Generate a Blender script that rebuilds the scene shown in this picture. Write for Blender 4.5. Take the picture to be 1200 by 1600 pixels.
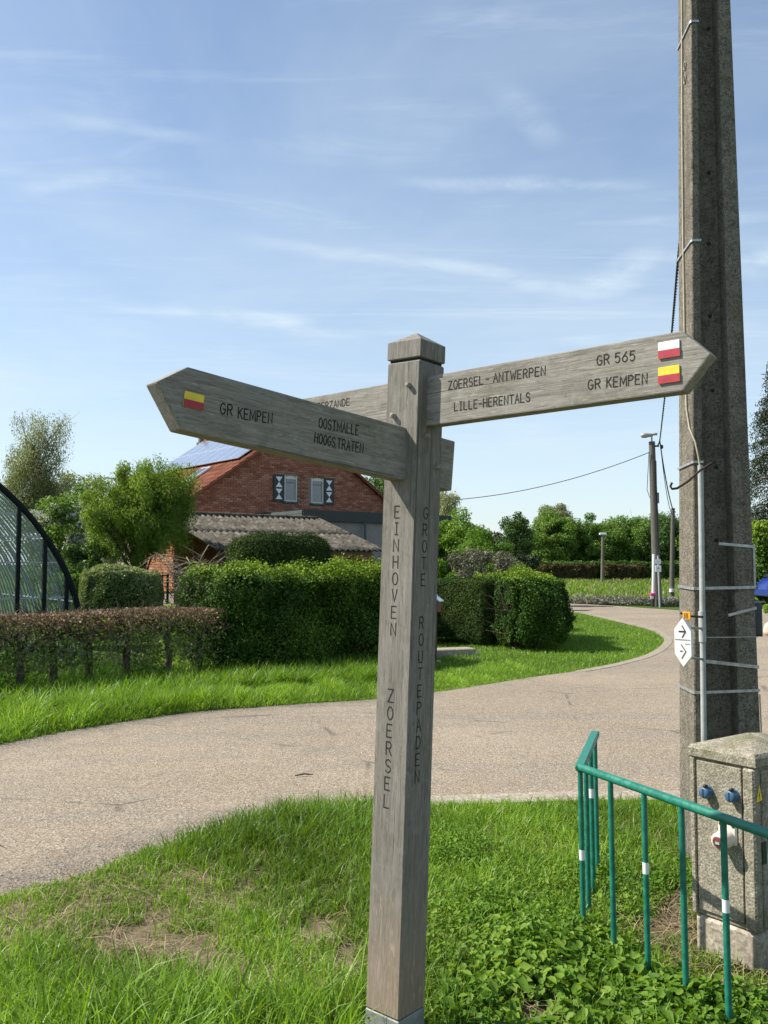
import bpy, bmesh, math, random
import numpy as np
from mathutils import Vector, Matrix
from mathutils.geometry import tessellate_polygon

for o in list(bpy.data.objects): bpy.data.objects.remove(o)
random.seed(7); RNG = np.random.default_rng(7)
SC = bpy.context.scene; COL = SC.collection
rad = math.radians

# ------------------------------------------------------------------ camera
EYE = 1.55; FPX = 1400.0; PITCH = math.atan(80/1400)
cam = bpy.data.cameras.new('camera'); camo = bpy.data.objects.new('camera', cam); COL.objects.link(camo)
cam.sensor_fit = 'VERTICAL'; cam.angle = 2*math.atan(800/FPX)
cam.clip_start = 0.05; cam.clip_end = 3000
camo.location = (0, 0, EYE); camo.rotation_euler = (math.pi/2+PITCH, 0, 0)
SC.camera = camo

# ------------------------------------------------------------------ light
SUN_EL = rad(46); SUN_AZ = np.array([-0.996, 0.09]); SUN_AZ = SUN_AZ/np.linalg.norm(SUN_AZ)
SUN = np.array([SUN_AZ[0]*math.cos(SUN_EL), SUN_AZ[1]*math.cos(SUN_EL), math.sin(SUN_EL)])
sl = bpy.data.lights.new('sun', 'SUN'); sl.energy = 5.0; sl.angle = rad(0.55); sl.color = (1.0, 0.94, 0.84)
so = bpy.data.objects.new('sun', sl); COL.objects.link(so)
so.rotation_euler = Vector(SUN).to_track_quat('Z', 'Y').to_euler()
so.location = (-30, 0, 40)

wd = bpy.data.worlds.new('World'); SC.world = wd; wd.use_nodes = True
def build_world():
    nt = wd.node_tree; nt.nodes.clear(); N = nt.nodes.new; L = nt.links.new
    out = N('ShaderNodeOutputWorld'); bg = N('ShaderNodeBackground'); L(bg.outputs[0], out.inputs[0])
    sky = N('ShaderNodeTexSky'); sky.sky_type = 'NISHITA'; sky.sun_disc = False
    sky.sun_elevation = SUN_EL; sky.sun_rotation = math.atan2(SUN_AZ[0], SUN_AZ[1])
    sky.air_density = 1.0; sky.dust_density = 0.6; sky.ozone_density = 1.3
    tc = N('ShaderNodeTexCoord')
    sep = N('ShaderNodeSeparateXYZ'); L(tc.outputs['Generated'], sep.inputs[0])
    def M(op, a, b=None, clamp=False):
        n = N('ShaderNodeMath'); n.operation = op; n.use_clamp = clamp
        for i, v in enumerate((a, b)):
            if v is None: continue
            if isinstance(v, (int, float)): n.inputs[i].default_value = v
            else: L(v, n.inputs[i])
        return n.outputs[0]
    z = M('MAXIMUM', sep.outputs[2], 0.02)
    u = M('DIVIDE', sep.outputs[0], z); v = M('DIVIDE', sep.outputs[1], z)
    # cirrus sheet: coordinates on a flat layer high above the ground
    def noise(sx, sy, rot, detail, rough, dist, seed):
        cb = N('ShaderNodeCombineXYZ'); L(u, cb.inputs[0]); L(v, cb.inputs[1]); cb.inputs[2].default_value = seed
        mp = N('ShaderNodeMapping'); mp.inputs['Rotation'].default_value = (0, 0, rot); mp.inputs['Scale'].default_value = (sx, sy, 1)
        L(cb.outputs[0], mp.inputs[0])
        n = N('ShaderNodeTexNoise'); n.inputs['Scale'].default_value = 1; n.inputs['Detail'].default_value = detail
        n.inputs['Roughness'].default_value = rough; n.inputs['Distortion'].default_value = dist
        L(mp.outputs[0], n.inputs['Vector']); return n.outputs['Fac']
    def ramp(x, a, b, hi=1.0):
        n = N('ShaderNodeMapRange'); n.interpolation_type = 'SMOOTHSTEP'
        n.inputs[1].default_value = a; n.inputs[2].default_value = b; n.inputs[4].default_value = hi
        L(x, n.inputs[0]); return n.outputs[0]
    veil = ramp(noise(0.5, 0.42, 0.35, 6, 0.6, 0.6, 3.0), 0.26, 0.85, 0.42)
    wisp = ramp(noise(0.55, 2.2, 0.25, 10, 0.66, 1.6, 9.0), 0.46, 0.85, 0.34)
    # single long feathered streaks, each a line on the cloud layer
    def streak(p, q, w, amp, seed):
        px, py = p; qx, qy = q; dx, dy = qx-px, qy-py; ln = math.hypot(dx, dy); ux, uy = dx/ln, dy/ln
        wob = M('MULTIPLY', M('SUBTRACT', noise(0.9, 0.9, 0, 4, 0.6, 0, seed), 0.5), w*5.0)
        a = M('ADD', M('MULTIPLY', M('SUBTRACT', u, px), ux), M('MULTIPLY', M('SUBTRACT', v, py), uy))
        b = M('ADD', M('MULTIPLY', M('SUBTRACT', u, px), -uy), M('MULTIPLY', M('SUBTRACT', v, py), ux))
        b = M('ABSOLUTE', M('ADD', b, wob))
        across = M('SUBTRACT', 1.0, ramp(b, 0.0, w))
        t = M('DIVIDE', a, ln)
        along = M('MULTIPLY', ramp(t, -0.15, 0.3), M('SUBTRACT', 1.0, ramp(t, 0.7, 1.15)))
        fray = ramp(noise(2.2, 2.2, 0.3, 6, 0.65, 0.5, seed+4), 0.28, 0.66)
        return M('MULTIPLY', M('MULTIPLY', M('MULTIPLY', across, along), fray), amp)
    def cl(px, py):
        d = np.array([px-600, FPX, 0.0]); c, s = math.cos(PITCH), math.sin(PITCH)
        r = np.array([(px-600)/FPX, c+(py-800)/FPX*s, s-(py-800)/FPX*c]); return (r[0]/r[2], r[1]/r[2])
    tot = M('ADD', veil, wisp)
    for (p, q, w, amp, sd) in [((640, 285), (1010, 290), 0.06, .62, 1), ((30, 300), (255, 275), 0.07, .50, 2), ((400, 375), (960, 462), 0.10, .42, 3),
                               ((760, 120), (885, 225), 0.06, .26, 4), ((60, 175), (320, 222), 0.06, .32, 5), ((150, 480), (540, 520), 0.2, .5, 6),
                               ((930, 465), (1130, 340), 0.16, .5, 7), ((1120, 440), (1400, 330), 0.25, .6, 8)]:
        tot = M('ADD', tot, streak(cl(*p), cl(*q), w, amp*.8, 20+sd*3))
    hz = M('SUBTRACT', 1.0, ramp(sep.outputs[2], -0.02, 0.5)); hz = M('MULTIPLY', M('POWER', hz, 1.3), 0.55)
    tot = M('ADD', M('MULTIPLY', tot, ramp(sep.outputs[2], 0.02, 0.16)), hz, True)
    mix = N('ShaderNodeMixRGB'); L(tot, mix.inputs[0]); L(sky.outputs[0], mix.inputs[1]); mix.inputs[2].default_value = (4.35, 5.15, 5.75, 1)
    L(mix.outputs[0], bg.inputs[0]); bg.inputs[1].default_value = 0.109
build_world()
SC.view_settings.view_transform = 'Standard'; SC.view_settings.look = 'None'
SC.view_settings.exposure = 0.68; SC.view_settings.gamma = 1.0; SC.view_settings.use_curve_mapping = False
SC.render.engine = 'CYCLES'
SC.cycles.use_denoising = True
SC.cycles.max_bounces = 8; SC.cycles.transparent_max_bounces = 24; SC.cycles.caustics_reflective = False; SC.cycles.caustics_refractive = False

# ------------------------------------------------------------------ survey helpers: sight lines from the eye point, cut at real distances
cP, sP = math.cos(PITCH), math.sin(PITCH)
O = np.array([0, 0, EYE])
def ray(x, y): return np.array([(x-600)/FPX, cP+(y-800)/FPX*sP, sP-(y-800)/FPX*cP])
def at(x, y, Y): d = ray(x, y); return O+d*(Y/d[1])
def G(x, y, z=0.0): d = ray(x, y); return O+d*((z-EYE)/d[2])
def on(x, y, o, n): d = ray(x, y); return O+d*(np.dot(np.asarray(o)-O, n)/np.dot(d, n))
def pix(P):
    P = np.asarray(P); X = P[..., 0]; Yc = P[..., 1]; Zc = P[..., 2]-EYE
    w = Yc*cP+Zc*sP; w = np.where(np.abs(w) < 1e-6, 1e-6, w)
    return 600+FPX*X/w, 800-FPX*(-Yc*sP+Zc*cP)/w
def nrm(v): v = np.asarray(v, float); return v/np.linalg.norm(v)
def V3(*a): return np.array(a, float)

# ------------------------------------------------------------------ object helpers
WM = {}
def tag(o, label=None, cat=None, group=None, kind=None):
    if label: o['label'] = label
    if cat: o['category'] = cat
    if group: o['group'] = group
    if kind: o['kind'] = kind
    return o
def thing(name, label, cat, loc, group=None, M=None):
    o = bpy.data.objects.new(name, None); COL.objects.link(o); o.empty_display_size = 0.1
    m = M if M is not None else Matrix.Translation(Vector(loc)); o.matrix_basis = m; WM[o] = m
    return tag(o, label, cat, group)
def link(name, me, parent=None, M=None, label=None, kind=None):
    o = bpy.data.objects.new(name, me); COL.objects.link(o)
    if parent is not None:
        o.parent = parent; m = M if M is not None else WM[parent]
        o.matrix_basis = WM[parent].inverted() @ m; WM[o] = m
    else:
        m = M if M is not None else Matrix.Identity(4); o.matrix_basis = m; WM[o] = m
    return tag(o, label, None, None, kind)
def mesh_np(name, V, F, mat, tint=None, smooth=False):
    """F: (n,3) or (n,4) index array"""
    V = np.asarray(V, np.float32); F = np.asarray(F, np.int32)
    me = bpy.data.meshes.new(name); k = F.shape[1]
    me.vertices.add(len(V)); me.vertices.foreach_set('co', V.ravel())
    me.loops.add(F.size); me.loops.foreach_set('vertex_index', F.ravel())
    me.polygons.add(len(F)); me.polygons.foreach_set('loop_start', np.arange(0, F.size, k, dtype=np.int32))
    if smooth: me.polygons.foreach_set('use_smooth', np.ones(len(F), bool))
    me.materials.append(mat)
    if tint is not None:
        at_ = me.attributes.new('tint', 'FLOAT', 'POINT'); at_.data.foreach_set('value', np.asarray(tint, np.float32))
    me.update(calc_edges=True); me.validate(); return me
_bev = {}
def bev_box(b):
    k = round(b, 4)
    if k not in _bev: _bev[k] = None
    return k
class MB:
    """collects shapes given in world coordinates"""
    def __init__(s): s.v = []; s.f = []; s.t = []; s.sm = []
    def add(s, vs, fs, tint=0.5, smooth=False):
        n = len(s.v); s.v += [tuple(map(float, v)) for v in vs]; s.f += [tuple(i+n for i in f) for f in fs]; s.t += [tint]*len(vs); s.sm += [smooth]*len(fs)
        return s
    def box(s, c, half, ax=None, bev=0.0, tint=0.5):
        """c centre, half sizes, ax = 3 unit axes"""
        ax = ax if ax is not None else (V3(1, 0, 0), V3(0, 1, 0), V3(0, 0, 1)); c = np.asarray(c, float)
        X, Y, Z = [np.asarray(a, float) for a in ax]; hx, hy, hz = half
        if bev <= 0:
            vs = [c+X*hx*i+Y*hy*j+Z*hz*k for k in (-1, 1) for j in (-1, 1) for i in (-1, 1)]
            fs = [(0, 2, 3, 1), (4, 5, 7, 6), (0, 1, 5, 4), (2, 6, 7, 3), (0, 4, 6, 2), (1, 3, 7, 5)]
            return s.add(vs, fs, tint)
        b = min(bev, hx*.9, hy*.9, hz*.9); vs = []; idx = {}
        for k in (-1, 1):
            for j in (-1, 1):
                for i in (-1, 1):
                    for d in range(3):
                        h = [hx-b, hy-b, hz-b]; h[d] += b
                        idx[(i, j, k, d)] = len(vs); vs.append(c+X*h[0]*i+Y*h[1]*j+Z*h[2]*k)
        fs = []
        for sg in (-1, 1):
            q = [idx[(sg, -1, -1, 0)], idx[(sg, 1, -1, 0)], idx[(sg, 1, 1, 0)], idx[(sg, -1, 1, 0)]]; fs.append(q if sg > 0 else q[::-1])
            q = [idx[(-1, sg, -1, 1)], idx[(-1, sg, 1, 1)], idx[(1, sg, 1, 1)], idx[(1, sg, -1, 1)]]; fs.append(q if sg > 0 else q[::-1])
            q = [idx[(-1, -1, sg, 2)], idx[(1, -1, sg, 2)], idx[(1, 1, sg, 2)], idx[(-1, 1, sg, 2)]]; fs.append(q if sg > 0 else q[::-1])
        for i in (-1, 1):
            for j in (-1, 1):
                q = [idx[(i, j, -1, 0)], idx[(i, j, -1, 1)], idx[(i, j, 1, 1)], idx[(i, j, 1, 0)]]; fs.append(q if i*j > 0 else q[::-1])
                q = [idx[(i, -1, j, 0)], idx[(i, 1, j, 0)], idx[(i, 1, j, 2)], idx[(i, -1, j, 2)]]; fs.append(q[::-1] if i*j < 0 else q)
                q = [idx[(-1, i, j, 1)], idx[(-1, i, j, 2)], idx[(1, i, j, 2)], idx[(1, i, j, 1)]]; fs.append(q if i*j > 0 else q[::-1])
        for i in (-1, 1):
            for j in (-1, 1):
                for k in (-1, 1):
                    q = [idx[(i, j, k, 0)], idx[(i, j, k, 1)], idx[(i, j, k, 2)]]; fs.append(q if i*j*k > 0 else q[::-1])
        return s.add(vs, fs, tint)
    def tube(s, pts, r, n=8, tint=0.5, cap=True):
        pts = [np.asarray(p, float) for p in pts]; m = len(pts)
        rs = list(r) if hasattr(r, '__len__') else [r]*m
        vs = []; fs = []; pu = None
        for i, p in enumerate(pts):
            d = nrm(pts[min(i+1, m-1)]-pts[max(i-1, 0)])
            if pu is None: u = nrm(np.cross(d, V3(0, 0, 1) if abs(d[2]) < .9 else V3(1, 0, 0)))
            else: u = nrm(pu-d*np.dot(pu, d))
            pu = u; w = np.cross(d, u)
            for k in range(n):
                a = 2*math.pi*k/n; vs.append(p+(u*math.cos(a)+w*math.sin(a))*rs[i])
        for i in range(m-1):
            for k in range(n):
                a, b = i*n+k, i*n+(k+1) % n; fs.append((a, b, b+n, a+n))
        s.add(vs, fs, tint, True)
        if cap:
            s.add(vs[:n], [tuple(range(n))[::-1]], tint); s.add(vs[-n:], [tuple(range(n))], tint)
        return s
    def prism(s, poly, ext, tint=0.5):
        """poly: list of world points of a planar polygon; ext: extrusion vector"""
        poly = [np.asarray(p, float) for p in poly]; n = len(poly); ext = np.asarray(ext, float)
        nn = np.zeros(3)
        for i in range(n): nn += np.cross(poly[i]-poly[0], poly[(i+1) % n]-poly[0])
        if np.dot(nn, ext) > 0: poly = poly[::-1]
        vs = poly+[p+ext for p in poly]; tri = tessellate_polygon([[Vector(p) for p in poly]])
        fs = []
        for t in tri:
            a, b, c = t; nt = np.cross(poly[b]-poly[a], poly[c]-poly[a])
            if np.dot(nt, ext) > 0: a, b, c = a, c, b
            fs.append((a, b, c)); fs.append((a+n, c+n, b+n))
        for i in range(n):
            j = (i+1) % n; fs.append((j, i, i+n, j+n))
        return s.add(vs, fs, tint)
    def ngon(s, poly, tint=0.5):
        return s.add(poly, [tuple(range(len(poly)))], tint)
    def lathe(s, c, axis, prof, n=16, tint=0.5):
        """prof: (distance along axis, radius)"""
        axis = nrm(axis); u = nrm(np.cross(axis, V3(0, 0, 1) if abs(axis[2]) < .9 else V3(1, 0, 0))); w = np.cross(axis, u); c = np.asarray(c, float)
        vs = []; fs = []
        for (h, r) in prof:
            for k in range(n):
                a = 2*math.pi*k/n; vs.append(c+axis*h+(u*math.cos(a)+w*math.sin(a))*max(r, 1e-4))
        for i in range(len(prof)-1):
            for k in range(n):
                a, b = i*n+k, i*n+(k+1) % n; fs.append((a, b, b+n, a+n))
        return s.add(vs, fs, tint, True)
    def mesh(s, name, mat, M=None, smooth=None):
        me = bpy.data.meshes.new(name); vs = s.v
        if M is not None:
            A = np.array(M.inverted()); vv = np.array(vs); vs = (vv @ A[:3, :3].T+A[:3, 3]).tolist()
        me.from_pydata(vs, [], s.f); me.materials.append(mat)
        at_ = me.attributes.new('tint', 'FLOAT', 'POINT'); at_.data.foreach_set('value', np.asarray(s.t, np.float32))
        sm = s.sm if smooth is None else [smooth]*len(s.f); me.polygons.foreach_set('use_smooth', sm); me.update(); return me
    def build(s, name, mat, parent=None, M=None, label=None, kind=None, smooth=None):
        m = M if M is not None else (WM[parent] if parent is not None else None)
        return link(name, s.mesh(name, mat, m, smooth), parent, m, label, kind)
def frame_M(o, X, Y, Z):
    return Matrix(((X[0], Y[0], Z[0], o[0]), (X[1], Y[1], Z[1], o[1]), (X[2], Y[2], Z[2], o[2]), (0, 0, 0, 1)))
ZUP = V3(0, 0, 1)

# ------------------------------------------------------------------ noise in numpy
class SN:
    def __init__(s, seed, n=7):
        r = np.random.default_rng(seed); d = r.normal(size=(n, 3)); d /= np.linalg.norm(d, axis=1)[:, None]
        s.k = d*r.uniform(.6, 1.9, (n, 1)); s.p = r.uniform(0, 6.28, n)
    def __call__(s, P, f=1.0):
        P = np.asarray(P, float)
        if P.shape[-1] == 2: P = np.concatenate([P, np.zeros(P.shape[:-1]+(1,))], -1)
        return np.sin((P*f) @ s.k.T*2.2+s.p).mean(-1)*1.6

# ------------------------------------------------------------------ materials
class NT:
    def __init__(s, name):
        s.m = bpy.data.materials.new(name); s.m.use_nodes = True; s.t = s.m.node_tree; s.t.nodes.clear()
        s.out = s.t.nodes.new('ShaderNodeOutputMaterial')
    def N(s, ty, **kw):
        n = s.t.nodes.new(ty)
        for k, v in kw.items(): setattr(n, k, v)
        return n
    def L(s, a, b): s.t.links.new(a, b)
    def coord(s, kind='Object', scale=(1, 1, 1), rot=(0, 0, 0)):
        tc = s.N('ShaderNodeTexCoord'); mp = s.N('ShaderNodeMapping'); mp.inputs['Scale'].default_value = scale; mp.inputs['Rotation'].default_value = rot
        s.L(tc.outputs[kind], mp.inputs[0]); return mp.outputs[0]
    def noise(s, vec, scale, detail=4, rough=.55, dist=0.0):
        n = s.N('ShaderNodeTexNoise'); n.inputs['Scale'].default_value = scale; n.inputs['Detail'].default_value = detail
        n.inputs['Roughness'].default_value = rough; n.inputs['Distortion'].default_value = dist; s.L(vec, n.inputs['Vector']); return n.outputs['Fac']
    def vor(s, vec, scale, out='Distance', feature='F1', rnd=1.0):
        n = s.N('ShaderNodeTexVoronoi', feature=feature); n.inputs['Scale'].default_value = scale; n.inputs['Randomness'].default_value = rnd
        s.L(vec, n.inputs['Vector']); return n.outputs[out]
    def ramp(s, fac, stops, interp='LINEAR'):
        n = s.N('ShaderNodeValToRGB'); cr = n.color_ramp; cr.interpolation = interp
        while len(cr.elements) < len(stops): cr.elements.new(.5)
        for e, (p, c) in zip(cr.elements, stops): e.position = p; e.color = c if len(c) == 4 else (*c, 1)
        s.L(fac, n.inputs[0]); return n.outputs[0]
    def rng(s, fac, a, b, c=0., d=1.):
        n = s.N('ShaderNodeMapRange'); n.interpolation_type = 'SMOOTHSTEP'
        for i, v in enumerate((a, b, c, d)): n.inputs[i+1].default_value = v
        s.L(fac, n.inputs[0]); return n.outputs[0]
    def mix(s, fac, a, b, mode='MIX'):
        n = s.N('ShaderNodeMixRGB', blend_type=mode)
        for i, v in enumerate((fac, a, b)):
            if isinstance(v, (int, float)): n.inputs[i].default_value = v if i == 0 else (v, v, v, 1)
            elif isinstance(v, tuple): n.inputs[i].default_value = v if len(v) == 4 else (*v, 1)
            else: s.L(v, n.inputs[i])
        return n.outputs[0]
    def math(s, op, a, b=0.5):
        n = s.N('ShaderNodeMath', operation=op)
        for i, v in enumerate((a, b)):
            if isinstance(v, (int, float)): n.inputs[i].default_value = v
            else: s.L(v, n.inputs[i])
        return n.outputs[0]
    def attr(s, name='tint'):
        n = s.N('ShaderNodeAttribute'); n.attribute_name = name; return n.outputs['Fac']
    def pbr(s, col, rough=.8, metal=0., bump=None, bstr=.3, bdist=.01, spec=.5):
        b = s.N('ShaderNodeBsdfPrincipled')
        for k, v in (('Base Color', col), ('Roughness', rough), ('Metallic', metal), ('Specular IOR Level', spec)):
            if isinstance(v, (int, float)): b.inputs[k].default_value = v
            elif isinstance(v, tuple): b.inputs[k].default_value = v if len(v) == 4 else (*v, 1)
            else: s.L(v, b.inputs[k])
        if bump is not None:
            bn = s.N('ShaderNodeBump'); bn.inputs['Strength'].default_value = bstr; bn.inputs['Distance'].default_value = bdist
            s.L(bump, bn.inputs['Height']); s.L(bn.outputs[0], b.inputs['Normal'])
        s.L(b.outputs[0], s.out.inputs[0]); return s.m

def m_plain(name, col, rough=.6, metal=0., var=.15, scale=30, spec=.5, bump=0.1):
    t = NT(name); v = t.coord(); n = t.noise(v, scale, 5, .6)
    c = t.mix(t.rng(n, .3, .7), tuple(x*(1-var) for x in col), tuple(min(1, x*(1+var)) for x in col))
    return t.pbr(c, rough, metal, n, bump, .004, spec)
def m_leaf(name, dark, mid, light, trans=.38, rough=.5, spec=.3, tcol=None):
    t = NT(name); a = t.attr()
    col = t.ramp(a, [(0, dark), (.5, mid), (1, light)])
    d = t.N('ShaderNodeBsdfPrincipled'); t.L(col, d.inputs['Base Color']); d.inputs['Roughness'].default_value = rough; d.inputs['Specular IOR Level'].default_value = spec
    tr = t.N('ShaderNodeBsdfTranslucent'); tc = t.mix(1.0, col, tcol or (1.35, 1.3, .55), 'MULTIPLY'); t.L(tc, tr.inputs[0])
    mx = t.N('ShaderNodeMixShader'); mx.inputs[0].default_value = trans; t.L(d.outputs[0], mx.inputs[1]); t.L(tr.outputs[0], mx.inputs[2])
    t.L(mx.outputs[0], t.out.inputs[0]); return t.m
def m_wood(name, warm_base=False, along='X', pale=1.0):
    t = NT(name)
    sc = {'X': (2.2, 62, 62), 'Z': (62, 62, 2.2)}[along]; sc2 = {'X': (12, 230, 230), 'Z': (230, 230, 12)}[along]; sc3 = {'X': (22, 150, 150), 'Z': (150, 150, 14)}[along]
    g1 = t.noise(t.coord(scale=sc), 1.0, 5, .65, .4); g2 = t.noise(t.coord(scale=sc2), 1.0, 4, .7, .3)
    big = t.noise(t.coord(), 5, 4, .6)
    fleck = t.rng(t.noise(t.coord(scale=sc3), 1., 2, .5, 1.5), .60, .72)
    p = pale*.93
    c = t.ramp(t.mix(.5, g1, g2), [(.26, (.085*p, .076*p, .064*p)), (.42, (.172*p, .158*p, .136*p)), (.56, (.245*p, .228*p, .200*p)), (.78, (.34*p, .32*p, .285*p))])
    c = t.mix(t.rng(big, .42, .7, 0, .5), c, t.mix(1.0, c, (.78, .80, .70), 'MULTIPLY'))
    c = t.mix(t.math('MULTIPLY', fleck, .42), c, (.42*p, .39*p, .335*p))
    dfl = t.rng(t.noise(t.coord(scale=tuple(q*.8 for q in sc3)), 1., 3, .6, .8), .36, .46, .5, 0); c = t.mix(dfl, c, (.10*p, .092*p, .08*p))
    lich = t.rng(t.noise(t.coord(), 17, 6, .72), .54, .66, 0, .42); c = t.mix(lich, c, (.27*p, .275*p, .235*p)); c = t.mix(t.rng(t.noise(t.coord(), 9, 5, .7, .5), .55, .68, 0, .38), c, (.115*p, .115*p, .088*p))
    crack = t.rng(t.noise(t.coord(scale={'X': (.9, 75, 75), 'Z': (75, 75, .9)}[along]), 1., 2, .5), .66, .70)
    c = t.mix(t.math('MULTIPLY', crack, .6), c, (.05, .043, .036))
    if warm_base:
        sp = t.N('ShaderNodeSeparateXYZ'); tcn = t.N('ShaderNodeTexCoord'); t.L(tcn.outputs['Object'], sp.inputs[0])
        zz = t.math('ADD', sp.outputs[2], t.math('MULTIPLY', t.math('SUBTRACT', g1, .5), .5))
        w = t.rng(zz, .66, .16, 0, .62)
        c = t.mix(w, c, t.mix(.7, c, (.32, .215, .13)))
        scr = t.rng(t.noise(t.coord(scale=(70, 70, 9)), 1., 3, .6, 1.2), .58, .66)
        c = t.mix(t.math('MULTIPLY', t.math('MULTIPLY', scr, w), .55), c, (.60, .49, .36))
    h = t.math('ADD', t.mix(.6, g1, g2), t.math('MULTIPLY', crack, -.8))
    return t.pbr(c, .85, 0, h, .55, .004, .25)
def m_concrete(name, base=(.205, .182, .148), dark=(.055, .05, .042), light=(.30, .265, .21), moss=.4, speck=150, bs=.7):
    t = NT(name); v = t.coord()
    big = t.noise(v, 3.0, 6, .65); n = t.noise(v, 22, 6, .7); sp = t.vor(v, speck, 'Color'); sd = t.vor(v, speck*.55, 'Distance')
    spv = t.N('ShaderNodeSeparateColor'); t.L(sp, spv.inputs[0])
    c = t.mix(t.rng(n, .35, .65), tuple(x*.62 for x in base), base)
    c = t.mix(t.rng(spv.outputs[0], .55, .95, 0, .75), c, dark)
    c = t.mix(t.rng(spv.outputs[1], .72, .95, 0, .55), c, light)
    c = t.mix(t.rng(big, .48, .72, 0, moss), c, (.12, .125, .055))
    c = t.mix(t.rng(t.noise(v, 1.6, 5, .6), .5, .75, 0, .6), c, tuple(x*.8 for x in dark))
    c = t.mix(t.rng(t.noise(t.coord(scale=(14, 14, .7)), 1., 5, .65, .4), .5, .72, 0, .55), c, tuple(x*1.2 for x in dark))
    c = t.mix(t.rng(t.noise(v, 4.5, 6, .7, .6), .6, .7, 0, .4), c, light)
    return t.pbr(c, .95, 0, t.mix(.5, n, sd), bs, .006, .15)
def m_brick(name, a, b, c3):
    t = NT(name); tn = t.attr(); n = t.noise(t.coord(), 45, 4, .6)
    c = t.ramp(tn, [(0, a), (.5, b), (1, c3)]); c = t.mix(t.rng(n, .3, .75, 0, .45), c, t.mix(1., c, (.62, .6, .6), 'MULTIPLY'))
    return t.pbr(c, .92, 0, n, .4, .004, .2)
def m_asphalt(edge=False):
    t = NT('road_edge_grit' if edge else 'road_surface'); v = t.coord()
    big = t.noise(v, .35, 5, .6); mid = t.noise(v, 2.2, 6, .65); sp = t.vor(v, 95, 'Color'); sd = t.vor(v, 95, 'Distance'); fine = t.noise(v, 60, 3, .7)
    spc = t.N('ShaderNodeSeparateColor'); t.L(sp, spc.inputs[0])
    track = t.noise(t.coord(scale=(.16, 1.25, 1), rot=(0, 0, rad(-33))), 1., 5, .6, .5)
    c = t.mix(t.rng(big, .35, .68), (.245, .198, .142), (.315, .258, .19))
    c = t.mix(t.rng(track, .42, .62, 0, .55), c, (.20, .175, .145))
    c = t.mix(t.rng(mid, .45, .72, 0, .5), c, (.215, .19, .16))
    c = t.mix(t.rng(spc.outputs[0], .5, 1., 0, .62), c, (.085, .07, .055))
    c = t.mix(t.rng(spc.outputs[1], .6, 1., 0, .65), c, (.47, .405, .31))
    c = t.mix(t.rng(fine, .62, .8, 0, .6), c, (.075, .065, .05))
    c = t.mix(t.rng(t.noise(v, .9, 4, .7, .8), .56, .74, 0, .55), c, (.17, .15, .125))
    c = t.mix(t.rng(t.noise(v, 1.4, 6, .75, 1.5), .66, .73, 0, .5), c, (.12, .105, .09))
    cr = t.vor(v, .42, 'Distance', 'DISTANCE_TO_EDGE'); cm = t.math('MULTIPLY', t.rng(cr, .0, .012, .55, 0), t.rng(t.noise(v, 1.1, 4, .7), .48, .6))
    c = t.mix(cm, c, (.06, .05, .04))
    if edge:
        g = t.math('ADD', t.attr(), t.math('MULTIPLY', t.math('SUBTRACT', t.noise(v, 5, 6, .75), .5), 1.3)); c = t.mix(t.rng(g, .25, .95, 0, .85), c, t.ramp(spc.outputs[2], [(0, (.05, .043, .036)), (.5, (.13, .112, .09)), (1, (.30, .26, .21))]))
    return t.pbr(c, .95, 0, t.math('ADD', t.math('MULTIPLY', sd, .8), fine), .6, .008, .15)
def m_ground(name, ga, gb, soil, soil_at=.55):
    t = NT(name); v = t.coord(); n = t.noise(v, .5, 5, .6); f = t.noise(v, 9, 6, .7); f2 = t.noise(v, 60, 3, .7)
    c = t.mix(t.rng(n, .35, .65), ga, gb); c = t.mix(t.rng(f, .4, .7, 0, .6), c, tuple(x*.6 for x in ga)); c = t.mix(t.rng(f, soil_at, soil_at+.2), c, soil)
    c = t.mix(t.rng(f2, .5, .75, 0, .5), c, tuple(x*.6 for x in soil))
    return t.pbr(c, 1., 0, t.math('ADD', f, t.math('MULTIPLY', f2, .4)), .6, .02, .1)

MAT = {}
MAT['post'] = m_wood('weathered_oak_upright', True, 'Z')
MAT['board'] = m_wood('weathered_oak_board', False, 'X', 1.3)
MAT['letter'] = m_plain('dark_groove', (.018, .016, .014), .9, 0, .3)
MAT['steel'] = m_plain('galvanised_steel', (.22, .235, .215), .65, .25, .22, 14)
MAT['strapm'] = m_plain('strap_steel', (.42, .42, .41), .45, .6, .25, 40)
MAT['rust'] = m_plain('rusty_iron', (.055, .035, .026), .85, .2, .4, 60)
MAT['white'] = m_plain('white_paint', (.80, .80, .78), .45, 0, .04, 20)
MAT['red'] = m_plain('red_paint', (.40, .025, .045), .5, 0, .12, 40)
MAT['yellow'] = m_plain('yellow_paint', (.78, .60, .03), .5, 0, .1, 40)
MAT['orange'] = m_plain('orange_print', (.85, .38, .015), .5, 0, .08, 40)
MAT['black'] = m_plain('black_print', (.02, .02, .02), .6)
MAT['pole'] = m_concrete('pole_concrete')
MAT['cabinet'] = m_concrete('cabinet_concrete', (.335, .305, .235), (.13, .118, .085), (.50, .465, .385), .85, 200)
MAT['plinth'] = m_concrete('plinth_concrete', (.46, .40, .32), (.2, .17, .13), (.6, .55, .48), .1, 90)
MAT['gutter'] = m_concrete('gutter_concrete', (.36, .31, .24), (.17, .145, .12), (.45, .40, .33), .2, 70)
MAT['kerb'] = m_concrete('kerb_concrete', (.40, .345, .27), (.2, .175, .14), (.5, .45, .37), .1, 70)
MAT['pvc'] = m_plain('grey_conduit', (.36, .38, .37), .5, 0, .12, 18)
MAT['cable'] = m_plain('cream_cable', (.40, .36, .26), .6, 0, .1)
MAT['bcable'] = m_plain('black_cable', (.018, .018, .02), .6)
MAT['slate'] = m_plain('dark_grey_plastic', (.055, .07, .08), .5)
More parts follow.
